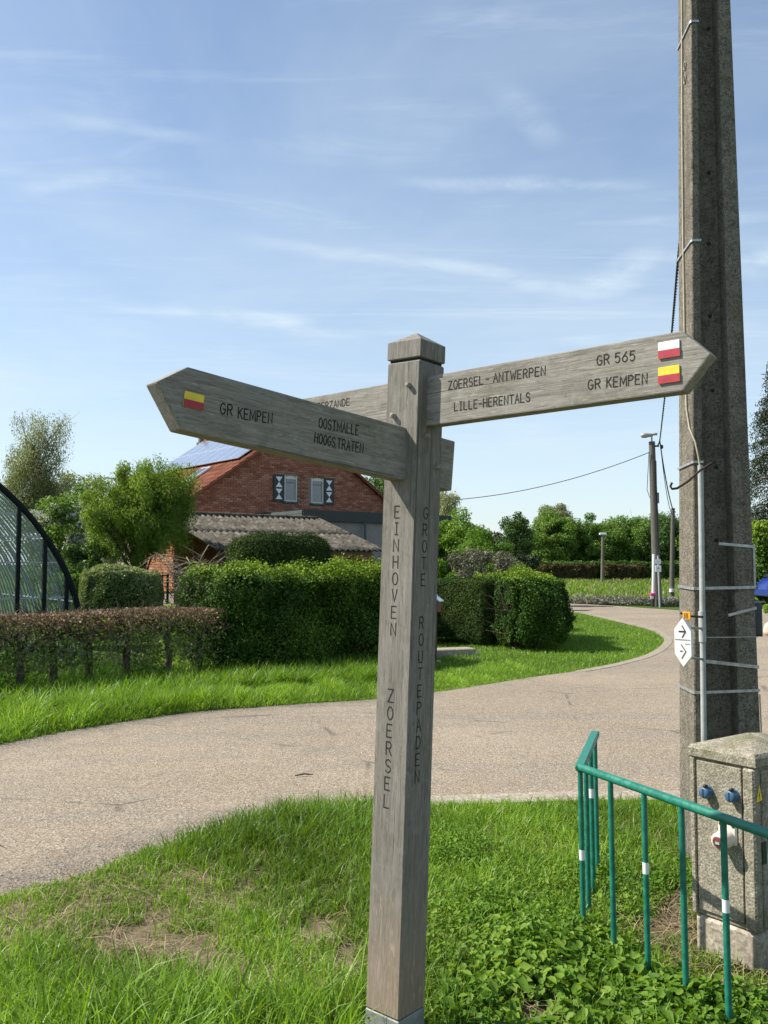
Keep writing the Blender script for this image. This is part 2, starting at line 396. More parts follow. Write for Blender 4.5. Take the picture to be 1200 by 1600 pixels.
MAT['blue'] = m_plain('blue_plastic', (.05, .12, .22), .45, 0, .15)
MAT['cream'] = m_plain('cream_plastic', (.62, .58, .50), .5, 0, .1)
MAT['dred'] = m_plain('dull_red_plastic', (.15, .05, .042), .5, 0, .15)
def m_green():
    t = NT('green_rail_paint'); v = t.coord(); n = t.noise(v, 30, 5, .6); ch = t.rng(t.noise(v, 40, 6, .75), .62, .68)
    c = t.mix(t.rng(n, .3, .7), (.008, .125, .085), (.016, .19, .13)); c = t.mix(t.math('MULTIPLY', ch, .5), c, (.10, .085, .06))
    return t.pbr(c, t.mix(t.rng(n, .35, .7), .32, .6), 0, n, .3, .003, .45)
MAT['rail'] = m_green()
MAT['band'] = m_plain('reflective_band', (.74, .76, .76), .35, 0, .06)
MAT['road'] = m_asphalt()
MAT['ground'] = m_ground('grassland', (.045, .085, .016), (.075, .115, .025), (.10, .085, .045), .62)
MAT['soil'] = m_ground('bare_soil', (.155, .12, .078), (.19, .15, .10), (.115, .085, .055), .5)
MAT['meadow'] = m_ground('meadow_turf', (.085, .11, .03), (.11, .13, .045), (.15, .12, .075), .52)
MAT['brickwall'] = m_brick('red_brick', (.25, .095, .058), (.37, .15, .092), (.48, .25, .17))
MAT['sunlitbrick'] = m_brick('sunlit_brick', (.34, .13, .06), (.44, .19, .095), (.52, .27, .16))  # brighter copy of the brick, sunlight on the end wall put into its colour
MAT['mortar'] = m_plain('mortar', (.27, .215, .17), .95, 0, .2, 30)
MAT['tile'] = m_brick('clay_tile', (.135, .045, .028), (.19, .065, .038), (.26, .105, .062))
MAT['fibre'] = m_concrete('fibre_cement', (.115, .103, .085), (.035, .031, .025), (.20, .18, .15), .35, 9, .12)
def m_solar():
    t = NT('solar_cell'); v = t.coord('Object'); n = t.noise(v, 3, 2)
    br = t.N('ShaderNodeTexBrick'); br.offset = 0; br.inputs['Scale'].default_value = 1; br.inputs['Brick Width'].default_value = .133; br.inputs['Row Height'].default_value = .13
    br.inputs['Mortar Size'].default_value = .004; br.inputs['Color1'].default_value = (.13, .165, .25, 1); br.inputs['Color2'].default_value = (.15, .185, .275, 1); br.inputs['Mortar'].default_value = (.30, .36, .46, 1)  # pale blue of the cells stands in for the reflected sky
    t.L(v, br.inputs['Vector'])
    return t.pbr(br.outputs[0], .16, 0, n, .02, .002, 1.0)
MAT['solar'] = m_solar()
MAT['alu'] = m_plain('aluminium', (.62, .65, .68), .35, .4, .05)
MAT['glassdark'] = m_plain('curtained_window', (.16, .17, .185), .12, 0, .12, 3, .8, 0)
MAT['darkgreen'] = m_plain('dark_green_shutter', (.012, .028, .026), .5)
MAT['fascia'] = m_plain('dark_fascia', (.016, .022, .024), .5)
MAT['fascia2'] = m_plain('weathered_fascia', (.075, .095, .085), .55, 0, .2, 8)
MAT['render'] = m_plain('grey_render', (.25, .235, .22), .9, 0, .08, 4)
MAT['bark'] = m_plain('bark', (.10, .082, .06), .95, 0, .5, 25, .2, .6)
MAT['barkpale'] = m_plain('pale_bark', (.36, .33, .28), .9, 0, .45, 14, .2, .5)
MAT['deadtwig'] = m_plain('dead_hedge_twig', (.13, .09, .07), .9, 0, .35, 30)  # brown of the dead twigs, darkened to stand for the shade there
MAT['twig'] = m_plain('bare_twig', (.23, .19, .135), .9, 0, .35, 30)
MAT['polewood'] = m_wood('pole_timber', False, 'Z', .62)
MAT['lamp'] = m_plain('lamp_housing', (.34, .34, .31), .5, .2)
MAT['pinkm'] = m_plain('pink_tape', (.62, .06, .22), .5)
MAT['carpaint'] = m_plain('blue_car_paint', (.02, .045, .24), .22, .2, .05, 20, .6, 0)
MAT['tyre'] = m_plain('rubber', (.02, .02, .02), .8)
MAT['tail'] = m_plain('tail_light', (.42, .02, .02), .2)
MAT['carglass'] = m_plain('car_glass', (.03, .04, .05), .06, 0, .1, 3, .8, 0)
MAT['stone'] = m_plain('pale_stone', (.55, .42, .33), .9, 0, .2, 12)
MAT['frame'] = m_plain('black_frame', (.010, .013, .013), .75, 0, .1, 20, .15)
def m_pane(k=.32, name='greenhouse_glazing'):
    t = NT(name); n = t.noise(t.coord(), 2.2, 4, .6)
    gl = t.N('ShaderNodeBsdfGlossy'); gl.inputs['Roughness'].default_value = .08; gl.inputs[0].default_value = (.9, .95, .95, 1)
    tr = t.N('ShaderNodeBsdfTransparent'); tr.inputs[0].default_value = (.90, .94, .93, 1)
    df = t.N('ShaderNodeBsdfDiffuse'); df.inputs[0].default_value = (.30, .36, .35, 1)
    fr = t.N('ShaderNodeFresnel'); fr.inputs[0].default_value = 1.45
    m1 = t.N('ShaderNodeMixShader'); t.L(t.rng(n, .3, .7, .0, .03), m1.inputs[0]); t.L(tr.outputs[0], m1.inputs[1]); t.L(df.outputs[0], m1.inputs[2])
    m2 = t.N('ShaderNodeMixShader'); t.L(t.math('MULTIPLY', fr.outputs[0], k), m2.inputs[0]); t.L(m1.outputs[0], m2.inputs[1]); t.L(gl.outputs[0], m2.inputs[2])
    t.L(m2.outputs[0], t.out.inputs[0]); return t.m
MAT['pane'] = m_pane(); MAT['roofpane'] = m_pane(.10, 'clear_sheet')
MAT['bar'] = m_plain('pale_bar', (.30, .34, .34), .5)
MAT['rib'] = m_plain('pale_rib', (.24, .27, .25), .6)
# foliage
MAT['grass'] = m_leaf('grass_blade', (0.098, 0.174, 0.017), (0.185, 0.330, 0.032), (0.371, 0.522, 0.080), .42, .45, .35)
MAT['grassdry'] = m_leaf('straw_blade', (.22, .16, .08), (.34, .26, .14), (.48, .40, .24), .2, .7, .2, (1, 1, .8))
MAT['cover'] = m_leaf('ground_cover_leaf', (.05, .12, .012), (.125, .24, .026), (.25, .36, .055), .40, .55, .2)
MAT['privet'] = m_leaf('privet_leaf', (.012, .034, .006), (.045, .105, .014), (.22, .32, .03), .15, .6, .12)
MAT['cypress'] = m_leaf('cypress_scale', (.016, .034, .008), (.05, .085, .018), (.13, .175, .032), .12, .7, .1)
MAT['beech'] = m_leaf('dead_beech_leaf', (.12, .085, .054), (.22, .165, .11), (.36, .285, .19), .28, .6, .2, (1.1, .85, .6))
MAT['brownhedge'] = m_leaf('brown_green_leaf', (.05, .045, .018), (.10, .085, .036), (.15, .14, .055), .3, .6, .15)
MAT['varieg'] = m_leaf('variegated_leaf', (.05, .10, .02), (.13, .19, .05), (.42, .44, .24), .28, .5, .3)
MAT['willow'] = m_leaf('willow_leaf', (.075, .13, .024), (.15, .24, .04), (.26, .35, .08), .45, .5, .2)
MAT['birch'] = m_leaf('birch_leaf', (.12, .15, .075), (.19, .225, .12), (.28, .31, .19), .45, .6, .2)
MAT['hazel'] = m_leaf('hazel_leaf', (.055, .125, .014), (.125, .24, .03), (.23, .34, .055), .40, .5, .2)
MAT['oak'] = m_leaf('broadleaf', (0.051, 0.109, 0.020), (0.099, 0.189, 0.032), (0.174, 0.283, 0.051), .36, .5, .25)
MAT['darktree'] = m_leaf('dark_broadleaf', (0.033, 0.075, 0.021), (0.063, 0.128, 0.030), (0.112, 0.188, 0.042), .30, .5, .25)
MAT['purple'] = m_leaf('purple_leaf', (.03, .015, .018), (.055, .028, .03), (.085, .05, .045), .25, .5, .25, (1.2, .7, .7))
MAT['greyleaf'] = m_leaf('grey_leaf', (.05, .06, .035), (.11, .115, .075), (.25, .24, .17), .2, .45, .4)
MAT['spruce'] = m_leaf('spruce_needle', (0.018, 0.034, 0.016), (0.034, 0.055, 0.023), (0.058, 0.085, 0.034), .12, .6, .2)
MAT['blossom'] = m_leaf('white_blossom', (.55, .53, .46), (.66, .64, .56), (.76, .74, .68), .25, .7, .1, (1, 1, .9))
MAT['grey_plants'] = m_leaf('grey_ground_cover', (.14, .15, .12), (.22, .23, .20), (.32, .33, .29), .2, .7, .2)

# ------------------------------------------------------------------ foliage builders
def unit(a): return a/np.maximum(np.linalg.norm(a, axis=-1, keepdims=True), 1e-9)
def leaf_mesh(name, P, size, nor, mat, tint, aspect=.55, droop=None, fold=.3):
    """one folded leaf (two triangles) per point"""
    n = len(P); size = np.broadcast_to(np.asarray(size, float), (n,))[:, None]
    rv = RNG.normal(size=(n, 3))
    if droop is not None: rv = rv*.45+np.array([0, 0, -1.0])*droop
    nor = unit(nor); T = unit(rv-nor*(rv*nor).sum(1, keepdims=True)); B = np.cross(nor, T)
    a = P-T*size*.5; b = P+B*size*aspect*.5-T*size*.08+nor*size*fold*.4; c = P+T*size*.5; d = P-B*size*aspect*.5-T*size*.08+nor*size*fold*.4
    V = np.stack([a, b, c, d], 1).reshape(-1, 3); i = np.arange(n)*4
    F = np.concatenate([np.stack([i, i+2, i+1], 1), np.stack([i, i+3, i+2], 1)])
    return mesh_np(name, V, F, mat, np.repeat(np.clip(tint, 0, 1), 4))
def obj_off(me, root):
    """mesh given in world coordinates -> local to root"""
    loc = np.array(WM[root].translation); co = np.empty(len(me.vertices)*3, np.float32); me.vertices.foreach_get('co', co)
    co = (co.reshape(-1, 3)-loc).ravel(); me.vertices.foreach_set('co', co.astype(np.float32)); me.update(); return me
def leaves(name, P, size, nor, mat, tint, parent, kind='stuff', **kw):
    me = obj_off(leaf_mesh(name, P, size, nor, mat, tint, **kw), parent); return link(name, me, parent, None, None, kind)

def tree(name, label, base, h, cz, R, n, lsize, leafmat, bark='bark', trunk_r=.12, clumps=40, csz=.34, droop=None, seed=1, group=None, cat='tree',
         aspect=.55, hollow=.45, wob=.25, fork=.35, limbs=14, crown_name='crown', lean=(0, 0), blossom=0, tbias=0.0):
    """base (x,y); h trunk top; crown ellipsoid centred at height cz with radii R"""
    r = np.random.default_rng(seed); base = np.array([base[0], base[1], 0.0]); R = np.array(R, float)
    t = thing(name, label, cat, base, group)
    C = base+np.array([lean[0], lean[1], cz])
    d = unit(r.normal(size=(clumps, 3))); sn = SN(seed+50)
    rr = hollow+(1-hollow)*r.random(clumps)**.6; rr *= 1+wob*sn(d, 1.6)
    K = C+d*rr[:, None]*R
    K[:, 2] = np.maximum(K[:, 2], .25)
    cs = csz*(R.mean())*r.uniform(.65, 1.25, clumps)
    # trunk and limbs
    mb = MB(); top = base+np.array([lean[0]*.7, lean[1]*.7, h]); m1 = base+(top-base)*.5+np.array([r.normal()*.04*h, r.normal()*.04*h, 0])*.5
    mb.tube([base-ZUP*.1, base+(m1-base)*.1, m1, top], [trunk_r*1.35, trunk_r, trunk_r*.8, trunk_r*.35], 8)
    for k in r.choice(clumps, min(limbs, clumps), replace=False):
        f = r.uniform(fork, .98); s = base+(m1-base)*(f*2) if f < .5 else m1+(top-m1)*((f-.5)*2)
        e = K[k]; mid = s*.45+e*.55+np.array([0, 0, .12*np.linalg.norm(e-s)]); rr0 = trunk_r*(.5-.3*f)
        mb.tube([s, s*.6+mid*.4, mid, e], [rr0, rr0*.8, rr0*.5, rr0*.15], 5, cap=False)
        for q in range(2):
            e2 = e+r.normal(size=3)*cs[k]*.9; mb.tube([mid, (mid+e2)/2+r.normal(size=3)*.05*cs[k], e2], [rr0*.4, rr0*.25, rr0*.08], 4, cap=False)
    mb.build('trunk', MAT[bark], t)
    ci = r.integers(0, clumps, n); off = unit(r.normal(size=(n, 3)))*(r.random(n)**.45)[:, None]
    P = K[ci]+off*cs[ci][:, None]*np.array([1, 1, .8])
    if droop is not None: P[:, 2] -= np.abs(r.normal(size=n))*droop*cs[ci]
    P[:, 2] = np.maximum(P[:, 2], .06)
    nor = off*.7+np.array([0, 0, .35])+r.normal(size=(n, 3))*.6
    ti = .30+.35*r.random(clumps)[ci]+.35*(r.random(n)-.3)+tbias
    leaves(crown_name, P, lsize*r.uniform(.6, 1.35, n), nor, MAT[leafmat], ti, t, aspect=aspect, droop=droop)
    if blossom:
        kk = r.choice(clumps, max(4, clumps//3), replace=False); nb = blossom; ci = kk[r.integers(0, len(kk), nb)]
        off = unit(r.normal(size=(nb, 3)))*r.uniform(.75, 1.05, (nb, 1)); P = K[ci]+off*cs[ci][:, None]*np.array([1, 1, .7])+ZUP*.05
        leaves('blossom', P, lsize*r.uniform(.7, 1.3, nb), off+r.normal(size=(nb, 3))*.5, MAT['blossom'], r.random(nb), t, aspect=.8)
    return t

def hull_points(n, half, p, seed, faces=None):
    """points and normals on a rounded box |x/a|^p+..=1 (area weighted)"""
    r = np.random.default_rng(seed); a, b, c = half
    w = {'x-': b*c, 'x+': b*c, 'y-': a*c, 'y+': a*c*.5, 'z+': a*b}
    if faces: w = {k: w[k]*faces.get(k, 1) for k in w}
    ks = list(w); pr = np.array([w[k] for k in ks]); f = r.choice(len(ks), n, p=pr/pr.sum()); q = r.uniform(-1, 1, (n, 3))
    for i, k in enumerate(ks):
        ax = 'xyz'.index(k[0]); q[f == i, ax] = -1 if k[1] == '-' else 1
    s = (np.abs(q)**p).sum(1)**(-1/p); q = q*s[:, None]
    nor = np.sign(q)*np.abs(q)**(p-1)/np.array(half); nor = unit(nor)
    return q*np.array(half), nor
def hedge(name, label, c, ux, half, n, lsize, leafmat, p=6, seed=1, rough=.06, shell=.07, cat='hedge', group=None, tb=0.0, z0=0.0, rnd=.55, faces=None, aspect=.6, core=True, tfun=None, shag=0.0):
    """c: (x,y) centre; ux: direction of the long side; half = half length, half depth, height"""
    t = thing(name, label, cat, (c[0], c[1], z0), group); r = np.random.default_rng(seed)
    ux = nrm(V3(ux[0], ux[1], 0)); uy = V3(-ux[1], ux[0], 0); hz = half[2]/2
    def place(q): return np.array([c[0], c[1], z0+hz])+q[:, :1]*ux+q[:, 1:2]*uy+q[:, 2:]*ZUP
    sn = SN(seed+9); sn2 = SN(seed+19)
    q, nq = hull_points(n, (half[0], half[1], hz), p, seed, faces)
    disp = rough*sn(q, 2.0)+rough*.7*sn2(q, 5.0)-shell*r.random(n)**1.5+shag*r.random(n)**4
    q = q+nq*disp[:, None]; P = place(q); N = nq[:, :1]*ux+nq[:, 1:2]*uy+nq[:, 2:]*ZUP
    nor = N*rnd+r.normal(size=(n, 3))*.55+ZUP*.25
    ti = .42+.22*sn2(q, 1.3)+.5*(r.random(n)-.5)+tb
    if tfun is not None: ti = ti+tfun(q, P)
    P[:, 2] = np.maximum(P[:, 2], .03)
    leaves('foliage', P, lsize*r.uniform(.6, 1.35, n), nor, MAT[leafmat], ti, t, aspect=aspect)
    if core:  # solid dark core added inside the leaves to block light
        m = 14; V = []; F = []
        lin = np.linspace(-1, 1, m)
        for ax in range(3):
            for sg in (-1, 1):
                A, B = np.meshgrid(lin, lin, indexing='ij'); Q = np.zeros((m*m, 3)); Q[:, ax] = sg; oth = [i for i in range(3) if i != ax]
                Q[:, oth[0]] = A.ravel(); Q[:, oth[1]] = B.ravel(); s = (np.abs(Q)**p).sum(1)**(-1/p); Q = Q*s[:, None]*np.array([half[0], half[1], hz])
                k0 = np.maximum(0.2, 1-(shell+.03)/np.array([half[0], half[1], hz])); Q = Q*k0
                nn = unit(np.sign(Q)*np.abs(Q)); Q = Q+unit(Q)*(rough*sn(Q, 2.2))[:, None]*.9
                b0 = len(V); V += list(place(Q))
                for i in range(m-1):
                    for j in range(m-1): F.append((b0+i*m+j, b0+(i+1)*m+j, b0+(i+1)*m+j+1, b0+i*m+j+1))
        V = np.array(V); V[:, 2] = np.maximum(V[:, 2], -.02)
        link('dark_core', obj_off(mesh_np('dark_core', V, np.array(F), MAT['hedgecore'], None), t), t)
    return t
MAT['hedgecore'] = m_ground('dark_core_fill', (.022, .032, .010), (.032, .045, .014), (.05, .04, .022), .55)  # dark colour of the added light-blocking core

def blade_mesh(name, P, h, w, lean, mat, tint, curl=.5):
    """curved three-segment grass blades"""
    n = len(P); ang = RNG.uniform(0, 2*math.pi, n); D = np.stack([np.cos(ang), np.sin(ang), np.zeros(n)], 1); ws = RNG.uniform(-1.2, 1.2, n)
    S = np.stack([-np.sin(ang+ws), np.cos(ang+ws), np.zeros(n)], 1)
    h = np.asarray(h)[:, None]; w = np.broadcast_to(np.asarray(w, float), (n,))[:, None]; lean = np.asarray(lean)[:, None]
    pts = []
    for s, ww in ((0, 1.), (.38, .9), (.72, .62)):
        c = P+ZUP*h*(s-curl*.5*lean*s*s)+D*h*lean*(s**1.8); pts += [c-S*w*ww*.5, c+S*w*ww*.5]
    pts.append(P+ZUP*h*(1-curl*.5*lean*1.25)+D*h*lean)
    V = np.stack(pts, 1).reshape(-1, 3); i = np.arange(n)*7
    F = np.concatenate([np.stack([i+a, i+b, i+c], 1) for a, b, c in ((0, 1, 3), (0, 3, 2), (2, 3, 5), (2, 5, 4), (4, 5, 6))])
    return mesh_np(name, V, F, mat, np.repeat(np.clip(tint, 0, 1), 7))

# ------------------------------------------------------------------ ground, road, verge
def poly_mesh(name, pts, z, mat):
    tri = tessellate_polygon([[Vector((p[0], p[1], 0)) for p in pts]]); V = [(p[0], p[1], z) for p in pts]; F = []
    for a, b, c in tri:
        A, B, C = V[a], V[b], V[c]; cr = (B[0]-A[0])*(C[1]-A[1])-(B[1]-A[1])*(C[0]-A[0]); F.append((a, b, c) if cr > 0 else (a, c, b))
    me = bpy.data.meshes.new(name); me.from_pydata(V, [], F); me.materials.append(mat); me.update(); return me
def smooth_line(pts, k=6):
    pts = [np.asarray(p, float)[:2] for p in pts]; out = []
    for i in range(len(pts)-1):
        p0, p1, p2, p3 = pts[max(i-1, 0)], pts[i], pts[i+1], pts[min(i+2, len(pts)-1)]
        for j in range(k):
            t = j/k; out.append(.5*((2*p1)+(-p0+p2)*t+(2*p0-5*p1+4*p2-p3)*t*t+(-p0+3*p1-3*p2+p3)*t**3))
    out.append(pts[-1]); return np.array(out)
g_ = link('ground', poly_mesh('ground', [(-700, -60), (700, -60), (700, 900), (-700, 900)], -.035, MAT['ground'])); tag(g_, kind='structure')
md = link('meadow', poly_mesh('meadow', [(-10, 36), (5.2, 34.3), (9.6, 34.6), (40, 36), (90, 95), (-30, 95)], -.027, MAT['meadow'])); tag(md, kind='structure')
near_px = [(-420, 1545), (-200, 1462), (0, 1398), (110, 1372), (200, 1345), (330, 1308), (420, 1284), (500, 1268), (590, 1260), (680, 1257), (800, 1253), (900, 1250), (1060, 1249), (1200, 1248), (1400, 1246), (1700, 1244)]
NEAR = smooth_line([G(*q) for q in near_px], 5)
far_px = [(-420, 1240), (-200, 1196), (0, 1161), (120, 1138), (220, 1122), (330, 1108), (480, 1098), (600, 1090), (700, 1077), (830, 1057), (900, 1047), (960, 1036), (1010, 1022), (1034, 1007), (1037, 996), (1015, 982), (980, 973), (945, 965), (912, 958), (885, 954), (840, 950)]
FAR = smooth_line([G(*q) for q in far_px], 5)
jag = SN(77)
FARj = FAR.copy(); FARj[:, 1] += .05*jag(FAR, 2.5)*np.clip((1.2-FAR[:, 0])*.8, 0, 1)
ROADP = [tuple(p) for p in NEAR]+[(16, NEAR[-1][1]+.4), (17, 14), (17, 30.5), (12.4, 30.9)]+[tuple(G(*q)[:2]) for q in ((1060, 953), (1000, 949), (950, 945.5), (912, 943.5), (870, 941.5), (800, 938))]+[tuple(p) for p in FARj[::-1]]
rd = link('road', poly_mesh('road', ROADP, -.012, MAT['road'])); tag(rd, kind='structure')
def strip(name, line, w0, w1, z, mat, th=.05):
    """a low concrete band along a line, from offset w0 to w1 on its left side"""
    L = np.array(line); d = np.gradient(L, axis=0); d /= np.linalg.norm(d, axis=1)[:, None]; nn = np.stack([-d[:, 1], d[:, 0]], 1); A = L+nn*w0; B = L+nn*w1; n = len(L); V = []; F = []
    for i in range(n): V += [(A[i][0], A[i][1], z), (B[i][0], B[i][1], z), (A[i][0], A[i][1], z-th), (B[i][0], B[i][1], z-th)]
    for i in range(n-1):
        a = i*4; b = a+4; F += [(a, b, b+1, a+1), (a+2, a, a+1, a+3)[::1] if i == 0 else (a, a+2, b+2, b), (a+1, b+1, b+3, a+3)]
    me = bpy.data.meshes.new(name); me.from_pydata(V, [], F); me.materials.append(mat); me.update()
    bm = bmesh.new(); bm.from_mesh(me); bmesh.ops.recalc_face_normals(bm, faces=bm.faces); bm.to_mesh(me); bm.free()
    return tag(link(name, me), kind='structure')
def grit_strip(line, w, z):
    L = np.array(line); d = np.gradient(L, axis=0); d /= np.linalg.norm(d, axis=1)[:, None]; nn = np.stack([-d[:, 1], d[:, 0]], 1); V = []; T_ = []; F = []; m = 6
    for i in range(len(L)):
        ed = min(1, i/3, (len(L)-1-i)/5)
        for k in range(m): q = L[i]+nn[i]*w*k/(m-1); V.append((q[0], q[1], z)); T_.append((1-k/(m-1))*ed)
    for i in range(len(L)-1):
        for k in range(m-1): a = i*m+k; F.append((a, a+m, a+m+1, a+1) if w > 0 else (a, a+1, a+m+1, a+m))
    tag(link('road_shoulder', mesh_np('road_shoulder', V, np.array(F), MAT['grit'], T_)), kind='structure')
MAT['grit'] = m_asphalt(True)
grit_strip(NEAR[NEAR[:, 0] < -.3]-[0, .03], .85, -.0112)
grit_strip(FARj[FARj[:, 0] < 1.5]+[0, .06], -.65, -.0112)
strip('road_edging', NEAR[(NEAR[:, 0] > -1.1)], -.04, .19, .008, MAT['kerb'])
k0 = np.argmin(abs(FAR[:, 0]-G(900, 1047)[0])+abs(FAR[:, 1]-G(900, 1047)[1]))
strip('lawn_edging', FAR[k0:], -.15, .01, -.006, MAT['gutter'])

nx_, ny_ = NEAR[:, 0], NEAR[:, 1]
def near_edge(x): return np.interp(x, nx_, ny_)
vn = SN(31); vn2 = SN(32)
CABC = (G(1136, 1494)+G(1150, 1462))/2
def verge_z(P):
    P = np.asarray(P, float); dist = near_edge(P[..., 0])-P[..., 1]
    z = .045+.022*vn(P[..., :2], 1.3)+.010*vn2(P[..., :2], 5.)
    z = z-.05*np.exp(-((P[..., 0]-CABC[0])**2+(P[..., 1]-CABC[1])**2)/.42**2)
    z = z-.042*np.clip((P[..., 0]-.35)/.5, 0, 1)
    return np.where(dist > 0, -.012+(z+.012)*np.clip(dist/.35, 0, 1)**.7, -.02)
def build_verge():
    xs = np.linspace(-5.5, 6.5, 150); V = []; F = []; m = 60
    for x in xs:
        e = near_edge(x)-.03+.02*vn2(np.array([x, 3.]), 4.)
        for j in range(m):
            y = .2+(e-.2)*(j/(m-1))**.75; V.append((x, y, 0))
    V = np.array(V); V[:, 2] = verge_z(V)
    for i in range(len(xs)-1):
        for j in range(m-1): F.append((i*m+j, (i+1)*m+j, (i+1)*m+j+1, i*m+j+1))
    tag(link('verge', mesh_np('verge', V, np.array(F), MAT['soil'], None, True)), kind='structure')
build_verge()
def in_poly(P, poly):
    x, y = P[:, 0], P[:, 1]; ins = np.zeros(len(P), bool); n = len(poly)
    for i in range(n):
        x1, y1 = poly[i]; x2, y2 = poly[(i+1) % n]
        c = ((y1 > y) != (y2 > y)); xi = (x2-x1)*(y-y1)/(y2-y1+1e-12)+x1; ins ^= c & (x < xi)
    return ins

# ------------------------------------------------------------------ near verge: grass, ground cover, straw
def px_blob(px, py, cx, cy, rx, ry): return np.exp(-(((px-cx)/rx)**2+((py-cy)/ry)**2))
def soilmask(P):
    px, py = pix(P); n = vn2(P[:, :2], 3.0)*.35+vn(P[:, :2], 6.2)*.35
    s = 0
    for b in ((205, 1480, 75, 26), (250, 1440, 40, 26), (325, 1405, 42, 13), (330, 1510, 60, 24), (500, 1462, 70, 32), (300, 1475, 45, 15), (540, 1510, 40, 26), (830, 1580, 70, 20), (1060, 1470, 75, 45), (1010, 1440, 40, 30), (1120, 1540, 80, 30), (1060, 1405, 26, 26), (390, 1540, 30, 14)):
        s = s+px_blob(px, py, b[0], b[1], b[2]*.82, b[3]*.85)
    return np.clip(s*1.15+n*1.3-.12, 0, 1.5), px, py
def covermask(px, py, P):
    m = np.clip((px-655)/60, 0, 1)*np.clip((py-1290)/70, 0, 1)
    m = m*np.clip(.5+1.3*px_blob(px, py, 840, 1480, 190, 140)+.8*px_blob(px, py, 1010, 1370, 130, 70)+.7*px_blob(px, py, 960, 1580, 220, 60)-.2, 0, 1)
    m = m*(1-.75*px_blob(px, py, 735, 1560, 60, 60))*(1-.97*px_blob(px, py, 1085, 1475, 80, 60))*(1-.9*px_blob(px, py, 1150, 1530, 80, 32))
    return np.clip(m, 0, 1)
def build_near_grass():
    r = np.random.default_rng(5)
    # tufts
    nt = 21000; x = r.uniform(-2.7, 4.6, nt*3); y = r.uniform(2.35, 6.0, nt*3); T = np.stack([x, y, np.zeros_like(x)], 1)
    T = T[T[:, 1] < near_edge(T[:, 0])-.015]; T = T[:nt]
    T[:, 2] = verge_z(T); s, px, py = soilmask(T); cm = covermask(px, py, T)
    keep = (r.random(len(T)) > s*1.0) & (r.random(len(T)) > cm*.42) & (px > -90) & (px < 1900); T = T[keep]; px = px[keep]; py = py[keep]; s = s[keep]
    nb = r.integers(7, 15, len(T)); idx = np.repeat(np.arange(len(T)), nb); n = len(idx)
    spread = r.uniform(.012, .05, len(T))[idx]; P = T[idx]+np.concatenate([r.normal(size=(n, 2))*spread[:, None], np.zeros((n, 1))], 1)
    P[:, 2] = verge_z(P)-.004
    edge = near_edge(P[:, 0])-P[:, 1]
    hb = (.062+.035*np.clip(vn(T[:, :2], 1.1), -1, 1))*r.uniform(.6, 1.5, len(T))
    hb = hb+.06*px_blob(px, py, 400, 1312, 170, 42)+.05*px_blob(px, py, 520, 1300, 90, 60)+.03*px_blob(px, py, 690, 1290, 120, 30)+.035*px_blob(px, py, 850, 1275, 220, 22)
    hb = hb+.07*px_blob(px, py, 300, 1610, 330, 50)+.05*px_blob(px, py, 40, 1520, 90, 60)+.07*px_blob(px, py, 690, 1570, 40, 70)+.05*px_blob(px, py, 560, 1560, 50, 60)
    hb = np.clip(hb, .035, .24)*(1-.45*np.clip(s, 0, 1)); h = hb[idx]*r.uniform(.45, 1.25, n)
    h *= np.clip(edge/np.where(pix(P)[0] > 640, .30, .12)+.25, .25, 1)
    lean = np.clip(r.uniform(.1, 1.05, n), 0, 1.2); w = r.uniform(.0026, .0056, n)*(1+h*2)
    tt = (.36+.28*vn2(T[:, :2], 1.7)+.30*(r.random(len(T))-.5)-.30*px_blob(px, py, 390, 1320, 150, 50)-.15*px_blob(px, py, 600, 1300, 60, 50)-.25*px_blob(px, py, 690, 1560, 40, 70)+.22*px_blob(px, py, 130, 1430, 190, 70)+.15*px_blob(px, py, 450, 1500, 120, 60))[idx]+.5*(r.random(n)-.5)
    tag(link('grass', blade_mesh('grass', P, h, w, lean, MAT['grass'], tt)), kind='stuff')
    # long blades in front
    n = 900; px_ = r.uniform(60, 560, n); d = r.uniform(2.55, 3.05, n); P = np.stack([(px_-600)/FPX*d, d, np.zeros(n)], 1); P[:, 2] = verge_z(P)
    k = r.random(n) < .35+.65*px_blob(px_, px_*0+1600, 330, 1600, 170, 50); P = P[k]; n = len(P)
    tag(link('long_grass', blade_mesh('long_grass', P, r.uniform(.16, .34, n), r.uniform(.004, .0085, n), r.uniform(.25, .9, n), MAT['grass'], .45+.5*(r.random(n)-.5))), kind='stuff')
    # dead blades lying in the turf and straw near the cabinet
    n = 14000; P = np.stack([r.uniform(-2.4, 2.3, n), r.uniform(2.6, 5.6, n), np.zeros(n)], 1); P = P[P[:, 1] < near_edge(P[:, 0])-.05]; P[:, 2] = verge_z(P)+.004
    s, px, py = soilmask(P); st = px_blob(px, py, 1060, 1465, 95, 60)+.7*px_blob(px, py, 1130, 1545, 90, 30); k = r.random(len(P)) < .34+.30*np.clip(s, 0, 1)+st+.35*px_blob(px, py, 200, 1460, 260, 70); P = P[k]; n = len(P); st = st[k]
    tag(link('dry_straw', blade_mesh('dry_straw', P, r.uniform(.04, .13, n)*(1+st*.6), r.uniform(.002, .004, n), r.uniform(1.2, 2.6, n), MAT['grassdry'], r.random(n), .9)), kind='stuff')
    # broad leaved ground cover
    nr = 9500; x = r.uniform(.05, 2.6, nr*2); y = r.uniform(2.5, 5.4, nr*2); T = np.stack([x, y, x*0], 1); T = T[T[:, 1] < near_edge(T[:, 0])-.1]; T[:, 2] = verge_z(T)
